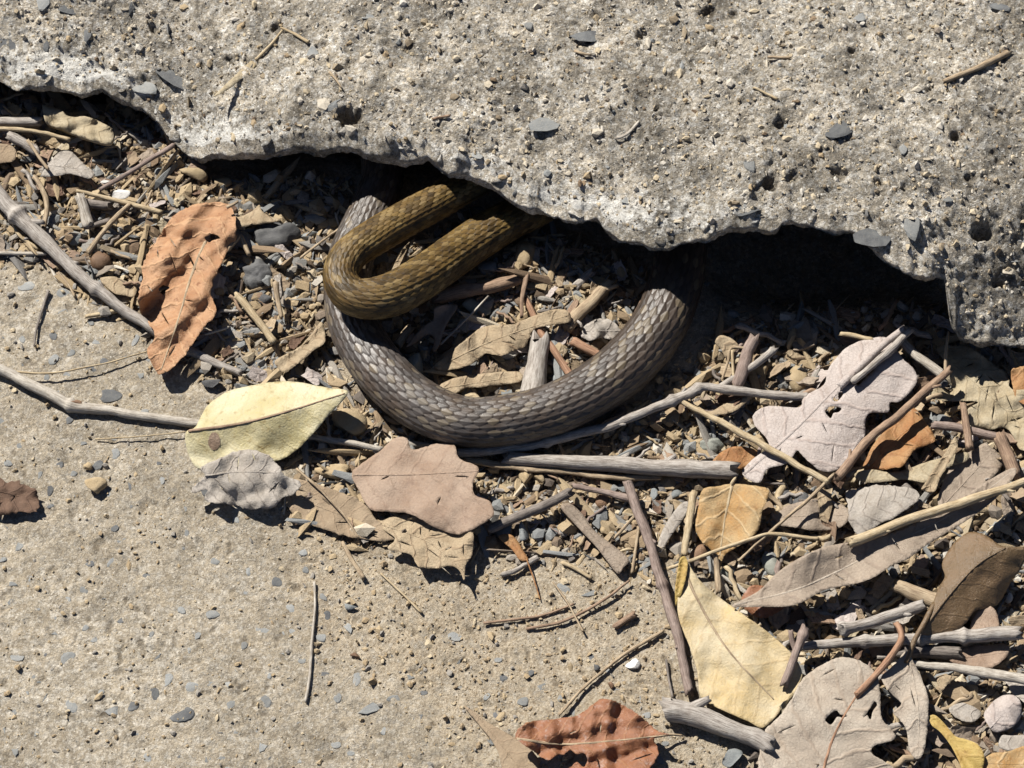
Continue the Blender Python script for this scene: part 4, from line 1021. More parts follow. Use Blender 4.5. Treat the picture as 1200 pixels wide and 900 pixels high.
# ------------------------------------------------------------------ twigs, sticks and stalks
twig('long grey twig running from the picture edge to under the orange-brown leaf', [(-25, 200), (5, 235), (30, 262), (60, 290), (92, 322), (130, 352), (165, 376), (200, 398), (228, 414), (255, 427), (283, 438)], (10.5, 4.2), [7, 6, 5, 3.5, 2.5, 2.2], TM['grey'], 14, knots=(.18, .5), name='twig')
T2 = twig('grey twig with a brown knot lying over the pavement under the yellow-green leaf', [(-30, 418), (0, 433), (35, 450), (65, 466), (88, 477), (120, 480), (160, 487), (200, 493), (230, 497), (300, 505), (370, 513), (410, 518), (447, 526)], (7, 3.2), [4, 3.2, 2.6, 2.4, 2.2, 2.4, 3], TM['white'], 12, knots=(.255,))
kn = bpy.data.objects.new('knot', mesh('knot', lump(77, 3, .5, .25)[0] * np.array([3.4, 3.0, 2.6]) * 1e-3, lump(77, 3, .5, .25)[1], SM['nut'])); kn.location = tuple(unp(88, 476, 3) - np.array(T2.location)); link(kn, T2)
twig('hair-thin straw stalk crossing the pavement above the knotted twig', [(0, 434), (60, 437), (120, 426), (172, 412)], (1.6, .9), [3, 4, 2], TM['straw'], 6)
twig('faint thin stalk beneath the tip of the yellow-green leaf', [(112, 515), (160, 512), (217, 506)], (1.2, .9), [1.2, 2.5], TM['straw'], 6)
twig('long thin grey twig lying along the snake underside', [(536, 531), (600, 525), (650, 516), (700, 503), (750, 485), (800, 464), (824, 453), (850, 456), (880, 460), (915, 464), (947, 466)], (5.5, 5), [5, 6, 7, 8, 8.5, 7, 6], TM['grey'], 12, knots=(.62, .7, .25))
twig('thick grey barked stick lying straight below the thin twig', [(593, 537), (660, 541), (730, 545), (800, 549), (858, 552)], (7.5, 10.5), [4, 5, 6], TM['grey'], 16, bump=.08, wob=.5)
twig('split tan splinter under the thick grey stick', [(545, 540), (600, 547), (660, 553), (720, 559), (771, 561)], (4.5, 3.5), [3, 2.5], TM['wood'], 8, flat=.7)
twig('short dark grey twig slanting between the pinkish-brown leaf and the thick stick', [(572, 621), (600, 608), (635, 592), (668, 577)], (5.5, 6), [4, 5, 7], TM['dark'], 12)
twig('thin twig ending at the leaning purple-brown twig', [(672, 570), (700, 575), (740, 584)], (3, 4.5), [4, 5], TM['purple'], 10)
twig('leaning purple-brown twig running down over the sandy soil', [(735, 565), (748, 600), (765, 648), (782, 700), (795, 750), (808, 812)], (5, 5.5), [8, 6.5, 5, 4, 3], TM['purple'], 12, knots=(.5,))
twig('thick gnarled grey branch piece below the cream-yellow leaf', [(782, 833), (805, 836), (830, 843), (860, 855), (885, 866), (902, 876)], (13, 10), [5, 5], TM['grey'], 16, bump=.22)
twig('smooth pale straw stalk slanting over the long narrow leaf', [(996, 636), (1030, 623), (1070, 607), (1110, 594), (1150, 581), (1215, 560)], (6, 5), [17, 18, 18, 17], TM['straw'], 12, bump=.06)
twig('brown stem slanting across the mauve-grey leaf', [(980, 562), (995, 543), (1012, 522), (1030, 505), (1050, 490), (1080, 462), (1112, 432)], (5, 4.5), [11, 12, 14, 14], TM['brown'], 10)
twig('cream stem crossing the lower part of the mauve-grey leaf', [(793, 468), (820, 482), (850, 498), (890, 520), (930, 543), (972, 566)], (3.4, 4.2), [7, 9, 11, 11], TM['straw'], 10)
twig('thin brown stalk from the stem crossing down to the amber leaf', [(978, 556), (945, 588), (905, 622), (866, 658)], (2.2, 1.6), [11, 10, 8], TM['wood'], 7)
twig('second strand of grey stem along the mauve-grey leaf stalk', [(998, 448), (1022, 428), (1045, 408), (1066, 386)], (4, 4.5), [13, 15], TM['grey'], 9)
twig('bleached split stick beside the upper tip of the mauve-grey leaf', [(1052, 396), (1068, 412), (1084, 424), (1104, 438)], (5, 6.5), [10, 9], TM['white'], 10, flat=.7)
twig('tan sliver pointing out of the hollow above the mauve-grey leaf', [(985, 392), (1005, 395), (1022, 399)], (2.5, 3.5), 8, TM['straw'], 8)
twig('thin upright stalk rising beside the parchment leaf', [(1107, 436), (1108, 415), (1111, 388)], (2.2, 1.6), [9, 13], TM['wood'], 7)
twig('dark reddish twig lying level below the parchment leaf', [(1094, 498), (1120, 501), (1150, 508), (1172, 512)], (5, 5.5), [8, 7], TM['purple'], 10)
twig('short upright brown twig crossing the dark reddish twig', [(1129, 473), (1132, 498), (1136, 526)], (4, 4.5), [10, 9], TM['brown'], 10)
twig('thick brown stub in the litter near the picture edge', [(1172, 512), (1182, 535), (1190, 556)], (8, 7), [9, 7], TM['brown'], 12)
twig('stout upright grey stick in front of the dark hollow', [(884, 396), (876, 412), (868, 440), (864, 452)], (7, 7.5), [10, 6], TM['purple'], 12)
twig('grey twig crossing the stout upright stick', [(836, 458), (868, 438), (890, 425), (908, 409)], (3.5, 5), [6, 11], TM['grey'], 10)
twig('thin tan stick standing before the dark hollow', [(858, 410), (859, 430), (861, 452)], (1.8, 2), [10, 7], TM['straw'], 7)
twig('thin tan stick lying across the standing one before the dark hollow', [(846, 445), (852, 425), (857, 408), (876, 408)], (1.6, 1.6), [7, 10], TM['wood'], 7)
twig('grey ridged stick above the dark gap under the long narrow leaf', [(985, 739), (1015, 731), (1045, 722), (1080, 711)], (7, 7), [9, 10], TM['grey'], 12, knots=(.05,))
twig('pale broken wood block beneath the glossy brown leaf', [(1050, 686), (1075, 697), (1100, 706)], (8, 9), [9, 10], TM['wood'], 8, flat=.8)
twig('long level grey stick with dark nodes in the lower litter', [(938, 758), (980, 754), (1040, 750), (1100, 747), (1150, 745), (1192, 742)], (5, 8), [6, 8], TM['grey'], 12, knots=(.3, .55, .75))
twig('dark stick in shade under the long level grey stick', [(1056, 762), (1090, 762), (1125, 764)], (8, 8), [4, 4], TM['dark'], 12)
twig('bleached reddish split stick reaching the picture edge', [(1068, 776), (1100, 780), (1140, 786), (1215, 799)], (4, 7), [7, 8], TM['white'], 12, flat=.75)
twig('forked grey twig stub beside the cream-yellow leaf', [(920, 802), (928, 780), (935, 758), (944, 735)], (5, 4.5), [8, 13], TM['purple'], 10, knots=(.9,))
twig('short prong beside the forked grey twig stub', [(933, 764), (928, 752), (926, 740)], (3.5, 3), [9, 12], TM['purple'], 8)
twig('thin straight stem on the sand leading to the rusty-red leaf', [(655, 838), (690, 800), (730, 768), (777, 740)], (1.8, 2.2), [2, 1.6], TM['wood'], 7)
twig('upper of two thin curved stems on the sand', [(567, 730), (600, 727), (640, 720), (672, 708)], (1.8, 1.4), 1.2, TM['brown'], 7)
twig('lower of two thin curved stems on the sand', [(617, 737), (660, 728), (700, 708), (738, 680)], (1.8, 1.6), [1.2, 2.5], TM['brown'], 7)
twig('hair-thin straw crossing the two curved stems', [(648, 682), (665, 707), (683, 740)], (1.0, 1.2), 2.5, TM['wood'], 6)
twig('fine pale straw on the sand below the pale tan leaf', [(446, 672), (470, 695), (494, 718)], (1.3, 1.6), 1.0, TM['straw'], 6)
twig('short tan twig below the flat pale leaf scrap', [(402, 636), (413, 656), (426, 678)], (2.2, 3), 1.6, TM['wood'], 8)
twig('thin stalk from the ash-grey leaf towards the pale tan leaf', [(348, 549), (380, 578), (404, 605), (420, 630)], (1.6, 1.4), [5, 4], TM['wood'], 7)
twig('single upright bleached twig alone on the open pavement', [(368, 682), (369, 710), (366, 750), (363, 790), (358, 822)], (1.3, 1.9), [1.2, 1.6, 1.2], TM['white'], 8)
twig('short grey twig on the sand beside the orange-tan sliver', [(588, 674), (608, 666), (631, 654)], (3.5, 3.2), 1.8, TM['grey'], 9)
twig('small cream splinter on the sand beside the tan leaf strip', [(659, 660), (676, 667), (694, 677)], (2.6, 1.8), 1.2, TM['straw'], 8)
twig('stubby brown stick on the sand beside the leaning purple-brown twig', [(720, 735), (731, 727), (743, 720)], (3.5, 4.2), 1.8, TM['brown'], 9)
twig('short dark twig beside the lower end of the leaning purple-brown twig', [(781, 772), (784, 795), (788, 818)], (1.6, 1.4), 1.6, TM['dark'], 7)
twig('thin straight stalk beside the tan leaf strip', [(741, 672), (745, 648), (749, 618)], (1.8, 2.2), [1.5, 4], TM['wood'], 7)
twig('thin stalk crossing over to the leaning purple-brown twig', [(718, 632), (732, 618), (746, 602)], (2, 1.6), [2.5, 5], TM['wood'], 7)
twig('bright cream stalk standing left of the amber leaf', [(802, 652), (806, 625), (810, 600), (813, 580)], (4, 4.5), [6, 8], TM['straw'], 9, flat=.7)
twig('pale thin stem curving under the amber leaf base', [(782, 667), (815, 655), (850, 642), (880, 632), (905, 626), (960, 631)], (2.2, 2.4), [6, 10, 9], TM['straw'], 8)
twig('upright cream stalk below the amber leaf', [(838, 648), (840, 665), (842, 694)], (3, 3.4), [7, 4], TM['wood'], 8)
twig('fat speckled grey stick upright inside the snake coil', [(624, 466), (627, 440), (631, 415), (634, 400)], (15, 11.5), [5, 5.5], TM['grey'], 18, bump=.1, name='stick', cat='stick')
twig('brown stick lying level inside the snake coil', [(508, 350), (540, 343), (580, 334), (614, 325)], (8.5, 7), [7, 6], TM['brown'], 14, name='stick', cat='stick')
twig('short wedge of wood by the olive loop inside the coil', [(463, 407), (471, 395), (481, 383)], (6, 5), [5, 6], TM['wood'], 8, flat=.8)
twig('pinkish stem running under the pale tan leaf to the fat stick', [(616, 352), (632, 385), (650, 412), (674, 448)], (4.5, 4.5), [5, 6, 5], TM['redwood'], 10)
twig('reddish broken stick by the scaly coil', [(672, 400), (690, 409), (711, 421)], (6, 5.5), [4.5, 5], TM['redwood'], 10)
twig('thin dark twig leaning on the coil under the slab shadow', [(717, 418), (730, 395), (742, 372), (752, 353)], (1.8, 2.4), [6, 5], TM['brown'], 8)
twig('split tan branch piece slanting inside the snake coil', [(664, 386), (680, 366), (700, 345), (716, 328)], (8, 7), [5, 5], TM['wood'], 10, flat=.8)
twig('round grey twig stub above the split tan branch piece', [(674, 336), (683, 328), (694, 318)], (5.5, 5), 4, TM['grey'], 10)
twig('thin dark straw beside the brown stick inside the coil', [(516, 404), (545, 375), (572, 347)], (1.3, 1.1), [5, 9], TM['white'], 6)
twig('vertical brown sliver crossing the brown stick end', [(611, 372), (612, 350), (617, 322)], (2, 3.2), [6, 9], TM['brown'], 8, flat=.6)
twig('cream sliver in the soil below the lower tan leaf strip', [(546, 468), (556, 465), (562, 472)], (4, 5), 3, TM['straw'], 7)
# twigs in the upper litter strip
twig('grey barked stick end at the picture edge below the slab', [(-20, 143), (10, 143), (30, 143), (49, 142)], (6, 6), [6, 6], TM['grey'], 12)
twig('thin cream stalk just below the grey barked stick end', [(-15, 151), (20, 152), (50, 156), (82, 164)], (2.5, 2.5), 7, TM['straw'], 8)
twig('purple-brown twig leaning on the low tip of the slab', [(117, 223), (140, 209), (170, 190), (203, 170)], (2.6, 3.4), [5, 7], TM['purple'], 9)
twig('bright cream splinter above the crumpled orange-brown leaf', [(90, 224), (120, 231), (155, 240), (190, 249)], (2.2, 3.4), [6, 5], TM['straw'], 8)
twig('curved tan twig ending beside the brown nut', [(103, 296), (118, 274), (134, 256), (152, 239)], (3.5, 3), [4, 6], TM['wood'], 9)
twig('stubby grey stick in the litter by the picture edge', [(12, 160), (28, 168), (46, 178)], (6, 6.5), 5, TM['grey'], 10)
twig('thin tan stalk below the stubby grey stick', [(32, 165), (44, 182), (56, 198)], (2, 2), 8, TM['wood'], 7)
twig('pale bark roll standing behind the curved tan twig', [(92, 232), (98, 248), (104, 266)], (6, 7), [7, 4], TM['white'], 10)
twig('dark grey stick behind the bright cream splinter', [(96, 238), (114, 240), (131, 241)], (6, 6), 3.5, TM['dark'], 10)
twig('dark pointed twig beside the curved tan twig', [(100, 268), (115, 263), (128, 259)], (2, 4), 4, TM['dark'], 9)
twig('bleached straight straw at the edge of the pavement', [(-15, 297), (20, 297), (55, 297)], (2.4, 2.2), 2.2, TM['white'], 7)
twig('thin hooked stem beside the long grey twig', [(40, 207), (50, 222), (55, 242), (52, 266)], (3, 3), [5, 4], TM['wood'], 8)
twig('pale stalk beneath the long grey twig', [(12, 252), (22, 275), (45, 292)], (2.4, 2), [3, 2.5], TM['straw'], 7)
twig('small thorny tan twig on the pavement below the long grey twig', [(68, 319), (80, 333), (88, 347)], (2, 1.6), 1.5, TM['wood'], 7)
twig('short cream straw on the pavement under the long grey twig', [(100, 371), (122, 367), (146, 362)], (2.4, 3), 1.6, TM['straw'], 8)
twig('thin dark stem lying alone on the pavement near the picture edge', [(40, 406), (44, 380), (57, 341)], (1.4, 2), 1.5, TM['dark'], 7)
twig('cream stick pointing away below the crumpled orange-brown leaf', [(277, 345), (292, 362), (306, 380), (322, 402)], (4.5, 4), [6, 4], TM['straw'], 10)
twig('tiny white straw by the tip of the crumpled orange-brown leaf', [(240, 392), (254, 388), (269, 383)], (1.6, 1.6), 5, TM['white'], 6)
twig('slim tan stick standing by the snake at the sandy litter', [(323, 330), (325, 350), (330, 372)], (3.5, 3), [7, 3], TM['wood'], 8)
twig('thin straw leaning on the grey snake coil', [(352, 302), (375, 284), (400, 267)], (1.4, 1.6), [5, 8], TM['wood'], 7)
twig('stalk stub between the crumpled leaf and the dark clod', [(268, 292), (279, 280), (283, 277), (292, 298)], (3.6, 2.6), [8, 9, 6], TM['wood'], 8)
# twigs on the slab
def on_slab(pts, up=.8): return [float(slab_at(x, y)[2] * 1000 + up) for x, y in pts]
for lab, pts, r, m in [('brown twig lying on the top of the slab near the corner', [(1106, 96), (1130, 86), (1155, 76), (1181, 61)], (3, 4.5), 'wood'), ('straw fibre with split end on the slab above the grass scrap', [(300, 70), (318, 52), (332, 34)], (2.2, 1.5), 'straw'),
                       ('thin tan straw beside the split fibre on the slab', [(330, 33), (345, 40), (362, 50)], (1.5, 2.2), 'straw'), ('small pale straw in a pit of the slab', [(883, 102), (897, 109), (911, 116)], (1.6, 1.6), 'straw'), ('tiny tan bark sliver high on the slab', [(900, 67), (913, 68), (926, 68)], (2, 1.6), 'wood'),
                       ('tiny brown sliver below the dark stone in the slab', [(673, 60), (682, 63), (692, 65)], (2, 1.6), 'wood'), ('curved pale sliver on the middle of the slab', [(722, 162), (735, 157), (749, 143)], (1.8, 2), 'white'), ('small flat brown sliver on the slab above the olive loop', [(508, 139), (518, 137), (528, 135)], (1.8, 1.6), 'brown'),
                       ('small thin stalk on the slab beside the dark pit', [(386, 84), (395, 95), (401, 104)], (1.2, 1.0), 'wood')]:
    twig(lab, pts, r, on_slab(pts, 1.0), TM[m], 8, name='straw', cat='straw')

# ------------------------------------------------------------------ stones, clods and nuts
for lab, x, y, rx, ry, m, kw in [
    ('knobbly dark grey clod under the sandy triangular leaf fragment', 322, 275, 24, 16, 'dark', dict(angular=0, rough=.6, sub=4, name='clod', cat='clod')),
    ('knobbly dark grey clod lower down beside the crumpled orange-brown leaf', 302, 325, 17, 15, 'dark', dict(angular=0, rough=.6, sub=4, name='clod', cat='clod')),
    ('smooth dark grey stone under the lower knobbly clod', 305, 347, 17, 11, 'dark', {}),
    ('blue-grey stone at the front of the slab shadow', 367, 257, 17, 8, 'blue', {}), ('pale blue-grey stone beside the dark clod', 362, 273, 12, 9, 'blue', {}),
    ('flat blue-grey stone inside the coil beside the sandy clod', 577, 316, 18, 11, 'blue', {}), ('blue-grey stone by the sandy clod under the slab shadow', 647, 313, 15, 10, 'blue', {}),
    ('large sandy clod inside the coil near the slab shadow', 614, 300, 14, 16, 'sand', dict(angular=.2, rough=.35, name='clod', cat='clod')), ('grey-green stone partly shaded beside the brown stick', 556, 365, 20, 17, 'green', {}),
    ('grey-green angular stone pressed against the coil', 492, 434, 21, 19, 'green', {}), ('blue stone between the fat stick and the coil', 657, 446, 10, 14, 'blue', {}), ('small blue stone under the fat speckled stick', 593, 461, 13, 9, 'blue', {}),
    ('blue-grey block-shaped stone under the short dark grey twig', 614, 624, 11, 15, 'blue', dict(rz=9)), ('squat tan stone standing alone on the pavement', 112, 571, 20, 11, 'sand', dict(angular=.6)), ('tiny tan stone on the pavement above the squat stone', 102, 547, 6, 5, 'sand', {}),
    ('bright white chip on the sand', 741, 778, 9, 6, 'white', dict(angular=.7)), ('blue-grey stone below the thick gnarled branch', 858, 890, 18, 11, 'blue', {}), ('round grey-white pebble between the amber leaf and the long narrow leaf', 853, 671, 8, 8, 'green', dict(angular=0)),
    ('pear-shaped tan seed pod before the dark hollow', 935, 444, 12, 16, 'sand', dict(angular=0, rough=.2, name='seed_pod', cat='seed pod')), ('brown cup-shaped nut beside the long grey twig', 118, 306, 13, 12, 'nut', dict(angular=0, rough=.15, name='nut', cat='nut')),
    ('blue-grey stone behind the brown nut', 88, 276, 11, 12, 'blue', {}), ('white pebble resting on the bright cream splinter', 140, 225, 14, 9, 'white', dict(z=6)), ('round white pebble against the purple-brown twig', 124, 214, 8, 7, 'white', dict(z=5)),
    ('grey stone in the litter above the crumpled orange-brown leaf', 178, 262, 9, 9, 'blue', {}), ('egg-shaped grey pebble under the purple-brown twig', 186, 202, 5, 6, 'blue', dict(angular=0)),
    ('sandy clod beneath the splinter beside the pinkish-brown leaf', 617, 560, 11, 11, 'sand', dict(rough=.35, name='clod', cat='clod')), ('smaller sandy clod beside the other under the splinter', 632, 562, 8, 9, 'sand', dict(rough=.35, name='clod', cat='clod')),
    ('crumbly tan clod above the leaning purple-brown twig', 738, 596, 12, 9, 'sand', dict(rough=.3, name='clod', cat='clod')), ('hollow brown seed shell by the tan leaf strip', 707, 587, 10, 8, 'nut', dict(angular=0, name='seed_shell', cat='seed shell')),
    ('tan clod right of the tan leaf strip', 711, 620, 9, 8, 'sand', dict(rough=.35, name='clod', cat='clod')), ('blue-grey pebble beside the amber leaf', 791, 582, 10, 8, 'blue', {}), ('small blue-grey pebble beside the leaning purple-brown twig', 766, 579, 6, 7, 'blue', {}),
    ('sandy lump between the thin grey twig and the thick stick', 815, 505, 14, 9, 'sand', dict(rough=.45, name='clod', cat='clod')), ('wrinkled grey seed husk above the thick stick end', 833, 521, 14, 9, 'green', dict(angular=0, rough=.4, sub=4, name='seed_husk', cat='seed husk')),
    ('grey-green stone at the left of the hollow before the standing sticks', 833, 437, 10, 8, 'green', {}), ('tan clod behind the crossing twigs before the hollow', 893, 437, 11, 12, 'sand', dict(rough=.4, name='clod', cat='clod')),
    ('smooth brown nut in shade under the long narrow leaf', 1049, 707, 11, 7, 'nut', dict(angular=0, name='nut', cat='nut')), ('grey seed pod below the amber leaf shadow', 920, 583, 9, 14, 'dark', dict(angular=0, rot=.4, name='seed_pod', cat='seed pod')), ('long grey-brown seed pod beside the grey one', 938, 590, 9, 14, 'dark', dict(angular=0, rot=-.5, name='seed_pod', cat='seed pod')),
    ('brown oval seed beside the round grey-white pebble', 818, 650, 9, 13, 'nut', dict(angular=0, rot=-.5, name='seed', cat='seed')), ('olive-grey oval seed below the amber leaf', 903, 662, 9, 14, 'green', dict(angular=0, rot=.4, name='seed', cat='seed')),
    ('rounded sandy clod under the snake next to the yellow-green leaf', 408, 497, 25, 17, 'sand', dict(rough=.3, name='clod', cat='clod')), ('grey rubble lump below the white twig end', 392, 552, 19, 9, 'sand', dict(rough=.5, angular=.3)),
    ('sandy clod by the coil above the yellow-green leaf', 372, 425, 13, 9, 'sand', dict(rough=.35, name='clod', cat='clod')), ('tan stone wedged beside the grey coil', 352, 438, 8, 9, 'sand', {}), ('dark stone pressed into the pavement above the yellow-green leaf', 248, 447, 12, 11, 'dark', {}),
    ('tan crumbly clod in the litter under the slab tip', 225, 205, 18, 10, 'sand', dict(rough=.4, name='clod', cat='clod')), ('small tan clod right of the slab tip', 262, 213, 15, 9, 'sand', dict(rough=.4, name='clod', cat='clod')), ('grey-tan clod in the litter near the slab tip', 200, 190, 12, 7, 'sand', dict(rough=.4, name='clod', cat='clod')),
    ('small grey pebble at the edge of the sandy strip', 1105, 447, 8, 9, 'dark', dict(z=9)), ('white stone in the litter beneath the brown stub', 1148, 545, 8, 9, 'white', {}), ('pale stone by the bleached reddish split stick', 1185, 700, 10, 9, 'white', {}),
    ('dark pebble on the bare sand below the curved stems', 700, 782, 7, 6, 'dark', {}), ('small brown pebble on the sand near the white chip', 716, 803, 4, 4, 'nut', {}), ('grey pebble alone on the pavement below the short tan twig', 412, 711, 9, 5, 'blue', {}), ('brown pebble on the pavement under the lone grey pebble', 416, 770, 7, 5, 'nut', {})]:
    rock(lab, x, y, rx, ry, SM[m], **kw)

# ------------------------------------------------------------------ small countable litter pieces, copied
FR = random.Random(5)
FILL_T = {}
def filler_mesh(kind, k, mat):
    key = (kind, k, mat.name)
    if key in FILL_T: return FILL_T[key]
    r = np.random.RandomState(k * 31 + (0 if kind == 'chip' else 500 if kind == 'twiglet' else 900))
    if kind == 'chip':                                  # thin bent scrap, unit length 1
        nu, nv = 7, 5
        u = np.linspace(-.5, .5, nu); v = np.linspace(-.5, .5, nv)
        UU, VV = np.meshgrid(u, v)
        wid = r.uniform(.35, .75)
        UU = UU + .13 * (r.rand(nv, nu) - .5); VV = VV * (1 - r.uniform(.1, .9) * np.clip(UU, 0, 1)) * wid + .07 * (r.rand(nv, nu) - .5)
        ZZ = r.uniform(-.5, .5) * VV ** 2 * 2 + r.uniform(-.3, .3) * UU ** 2 + .05 * (r.rand(nv, nu) - .5)
        V = np.stack([UU, VV, ZZ], -1).reshape(-1, 3); n = len(V)
        F = [tuple(q) for q in grid_faces(nv, nu)]
        rim = [i for i in range(nu)] + [nu * j + nu - 1 for j in range(1, nv)] + [nu * (nv - 1) + i for i in range(nu - 2, -1, -1)] + [nu * j for j in range(nv - 2, 0, -1)]
        th = r.uniform(.02, .09)
        Vb = V - (0, 0, th)
        F += [tuple(i + n for i in q[::-1]) for q in F] + [(rim[i], rim[i - 1], rim[i - 1] + n, rim[i] + n) for i in range(len(rim))]
        V = np.concatenate([V, Vb]); tw = V * 12
        me = mesh(kind, V, F, mat, {'tw': tw, 'leaf': np.stack([V[:, 0] * 12 + k * 7, V[:, 1] * 12, V[:, 2]], -1)}, False)
    else:
        q = np.linspace(-.5, .5, 7)
        Pw = np.stack([q, .06 * r.normal() * np.sin(q * 3 + r.rand()) + .03 * r.normal(size=7), .04 * r.normal(size=7)], -1)
        V, F, tw = tube(Pw, np.linspace(r.uniform(.05, .11), r.uniform(.04, .08), 7), 7, k + 3, .25)
        me = mesh(kind, V, F, mat, {'tw': tw * .012})
    FILL_T[key] = me
    return me
CH = [LM[k] for k in ('tan', 'drab', 'pink', 'ash', 'parch', 'dusty', 'dark', 'mauve')] + [TM['wood'], TM['brown']]
TW = [TM[k] for k in ('grey', 'purple', 'brown', 'wood', 'straw', 'dark')]
MARKS = [('the crumpled orange-brown leaf', 215, 330), ('the cream bark flake', 92, 148), ('the pale grey leaf scrap', 80, 193), ('the brown cup-shaped nut', 118, 306), ('the bright cream splinter', 140, 237), ('the low tip of the slab', 222, 190), ('the upper dark clod', 322, 275), ('the lower dark clod', 302, 328),
         ('the grey end of the snake coil', 405, 400), ('the long grey twig', 60, 288), ('the cream stick', 300, 372), ('the olive loop', 500, 320), ('the brown level stick', 560, 338), ('the fat speckled stick', 629, 432), ('the torn tan leaf in the coil', 585, 400), ('the split tan branch piece', 690, 357), ('the large sandy clod', 614, 300),
         ('the yellow-green leaf', 310, 495), ('the pinkish-brown leaf', 500, 570), ('the pale tan leaf', 510, 640), ('the thick grey stick', 730, 545), ('the short dark grey twig', 620, 598), ('the tan leaf strip', 697, 630), ('the leaning purple-brown twig', 770, 670), ('the thin grey twig', 760, 480), ('the amber leaf', 857, 605),
         ('the stout upright stick', 875, 420), ('the tan seed pod', 935, 444), ('the mauve-grey leaf', 965, 490), ('the parchment leaf', 1145, 450), ('the bright orange leaf', 1055, 515), ('the fuzzy grey leaf', 1033, 593), ('the pale straw stalk', 1105, 596), ('the long narrow leaf', 1000, 665), ('the cream-yellow leaf', 860, 760),
         ('the glossy brown leaf', 1140, 680), ('the grey ridged stick', 1030, 727), ('the level grey stick', 1070, 749), ('the reddish split stick', 1140, 786), ('the broad grey-brown leaf', 970, 840), ('the triangular leaf piece', 1065, 830), ('the slate-grey leaf', 1177, 836), ('the curled ochre leaf', 1122, 875), ('the gnarled branch', 842, 850)]
HUE = {'pale_tan_leaf': 'tan', 'grey_brown_leaf': 'grey-brown', 'pinkish_brown_leaf': 'pinkish', 'ash_grey_leaf': 'ash-grey', 'parchment_leaf': 'cream', 'dusty_leaf': 'dusty tan', 'dark_brown_leaf': 'dark brown', 'mauve_grey_leaf': 'mauve-grey', 'split_wood': 'wood-coloured', 'brown_bark': 'brown', 'weathered_grey_bark': 'grey', 'purple_brown_bark': 'purple-brown', 'pale_straw': 'straw-coloured', 'dark_bark': 'dark'}
def describe(x, y, size, mid_size, mat, kind):
    m = min(MARKS, key=lambda k: (k[1] - x) ** 2 + (k[2] - y) ** 2)
    dx, dy = x - m[1], y - m[2]
    rel_ = ('right of' if dx > 0 else 'left of') if abs(dx) > abs(dy) else ('below' if dy > 0 else 'above')
    far_ = 'close' if math.hypot(dx, dy) < 38 else 'a little way'
    return f"{'larger' if size > mid_size else 'small'} {HUE[mat.name]} {kind} {far_} {rel_} {m[0]}"
USED = set()
def fill(zone, n, kind, what, group, lo, hi, zlo, zhi, name, cat):
    xs = [p[0] for p in zone]; ys = [p[1] for p in zone]
    c = t = 0
    while c < n and t < n * 60:
        t += 1
        x, y = FR.uniform(max(-5, min(xs)), min(1205, max(xs))), FR.uniform(min(ys), min(905, max(ys)))
        if not inpoly(x, y, zone): continue
        if y < np.interp(x, E[:, 0], E[:, 1]) + (30 if 240 < x < 1090 else 6): continue
        L_ = FR.uniform(lo, hi)
        if snake_gap(x, y) < L_ * .45 + 3: continue
        mt = FR.choice(CH if kind == 'chip' else TW)
        lab = describe(x, y, L_, (lo + hi) / 2, mt, what)
        if lab in USED: continue
        USED.add(lab)
        P0 = unp(x, y, 0)
        zz = gz_at(P0[0], P0[1]) + FR.uniform(zlo, zhi)
        o = bpy.data.objects.new(name, filler_mesh(kind, FR.randrange(9), mt))
        o.location = tuple(unp(x, y, zz)); k = L_ / PXM * 1e-3; o.scale = (k, k, k)
        o.rotation_euler = (FR.gauss(0, .30), FR.gauss(0, .27), FR.uniform(0, 6.28)) if kind == 'chip' else (0, FR.gauss(0, .16), FR.uniform(0, 6.28))
        tag(link(o), lab, cat, group); c += 1
fill(Z_LEFT, 75, 'chip', 'scrap', 'scraps in the upper litter strip', 13, 34, .8, 4, 'litter_scrap', 'litter scrap')
fill(Z_LEFT, 40, 'twiglet', 'twig fragment', 'twig bits in the upper litter strip', 14, 40, 1.5, 5, 'twig_fragment', 'twig fragment')
fill(Z_LOOP, 38, 'chip', 'scrap', 'scraps inside the coil', 11, 28, .8, 3.5, 'litter_scrap', 'litter scrap')
fill(Z_LOOP, 24, 'twiglet', 'twig fragment', 'twig bits inside the coil', 13, 34, 1.2, 4, 'twig_fragment', 'twig fragment')
fill(Z_MID, 50, 'chip', 'scrap', 'scraps below the snake', 10, 26, .8, 3, 'litter_scrap', 'litter scrap')
fill(Z_MID, 46, 'twiglet', 'twig fragment', 'twig bits below the snake', 12, 34, 1.2, 4, 'twig_fragment', 'twig fragment')
fill(Z_RIGHT, 125, 'chip', 'scrap', 'scraps in the deep litter', 14, 44, 1, 5.5, 'litter_scrap', 'litter scrap')
fill(Z_RIGHT, 95, 'twiglet', 'twig fragment', 'twig bits in the deep litter', 16, 56, 1.5, 6, 'twig_fragment', 'twig fragment')

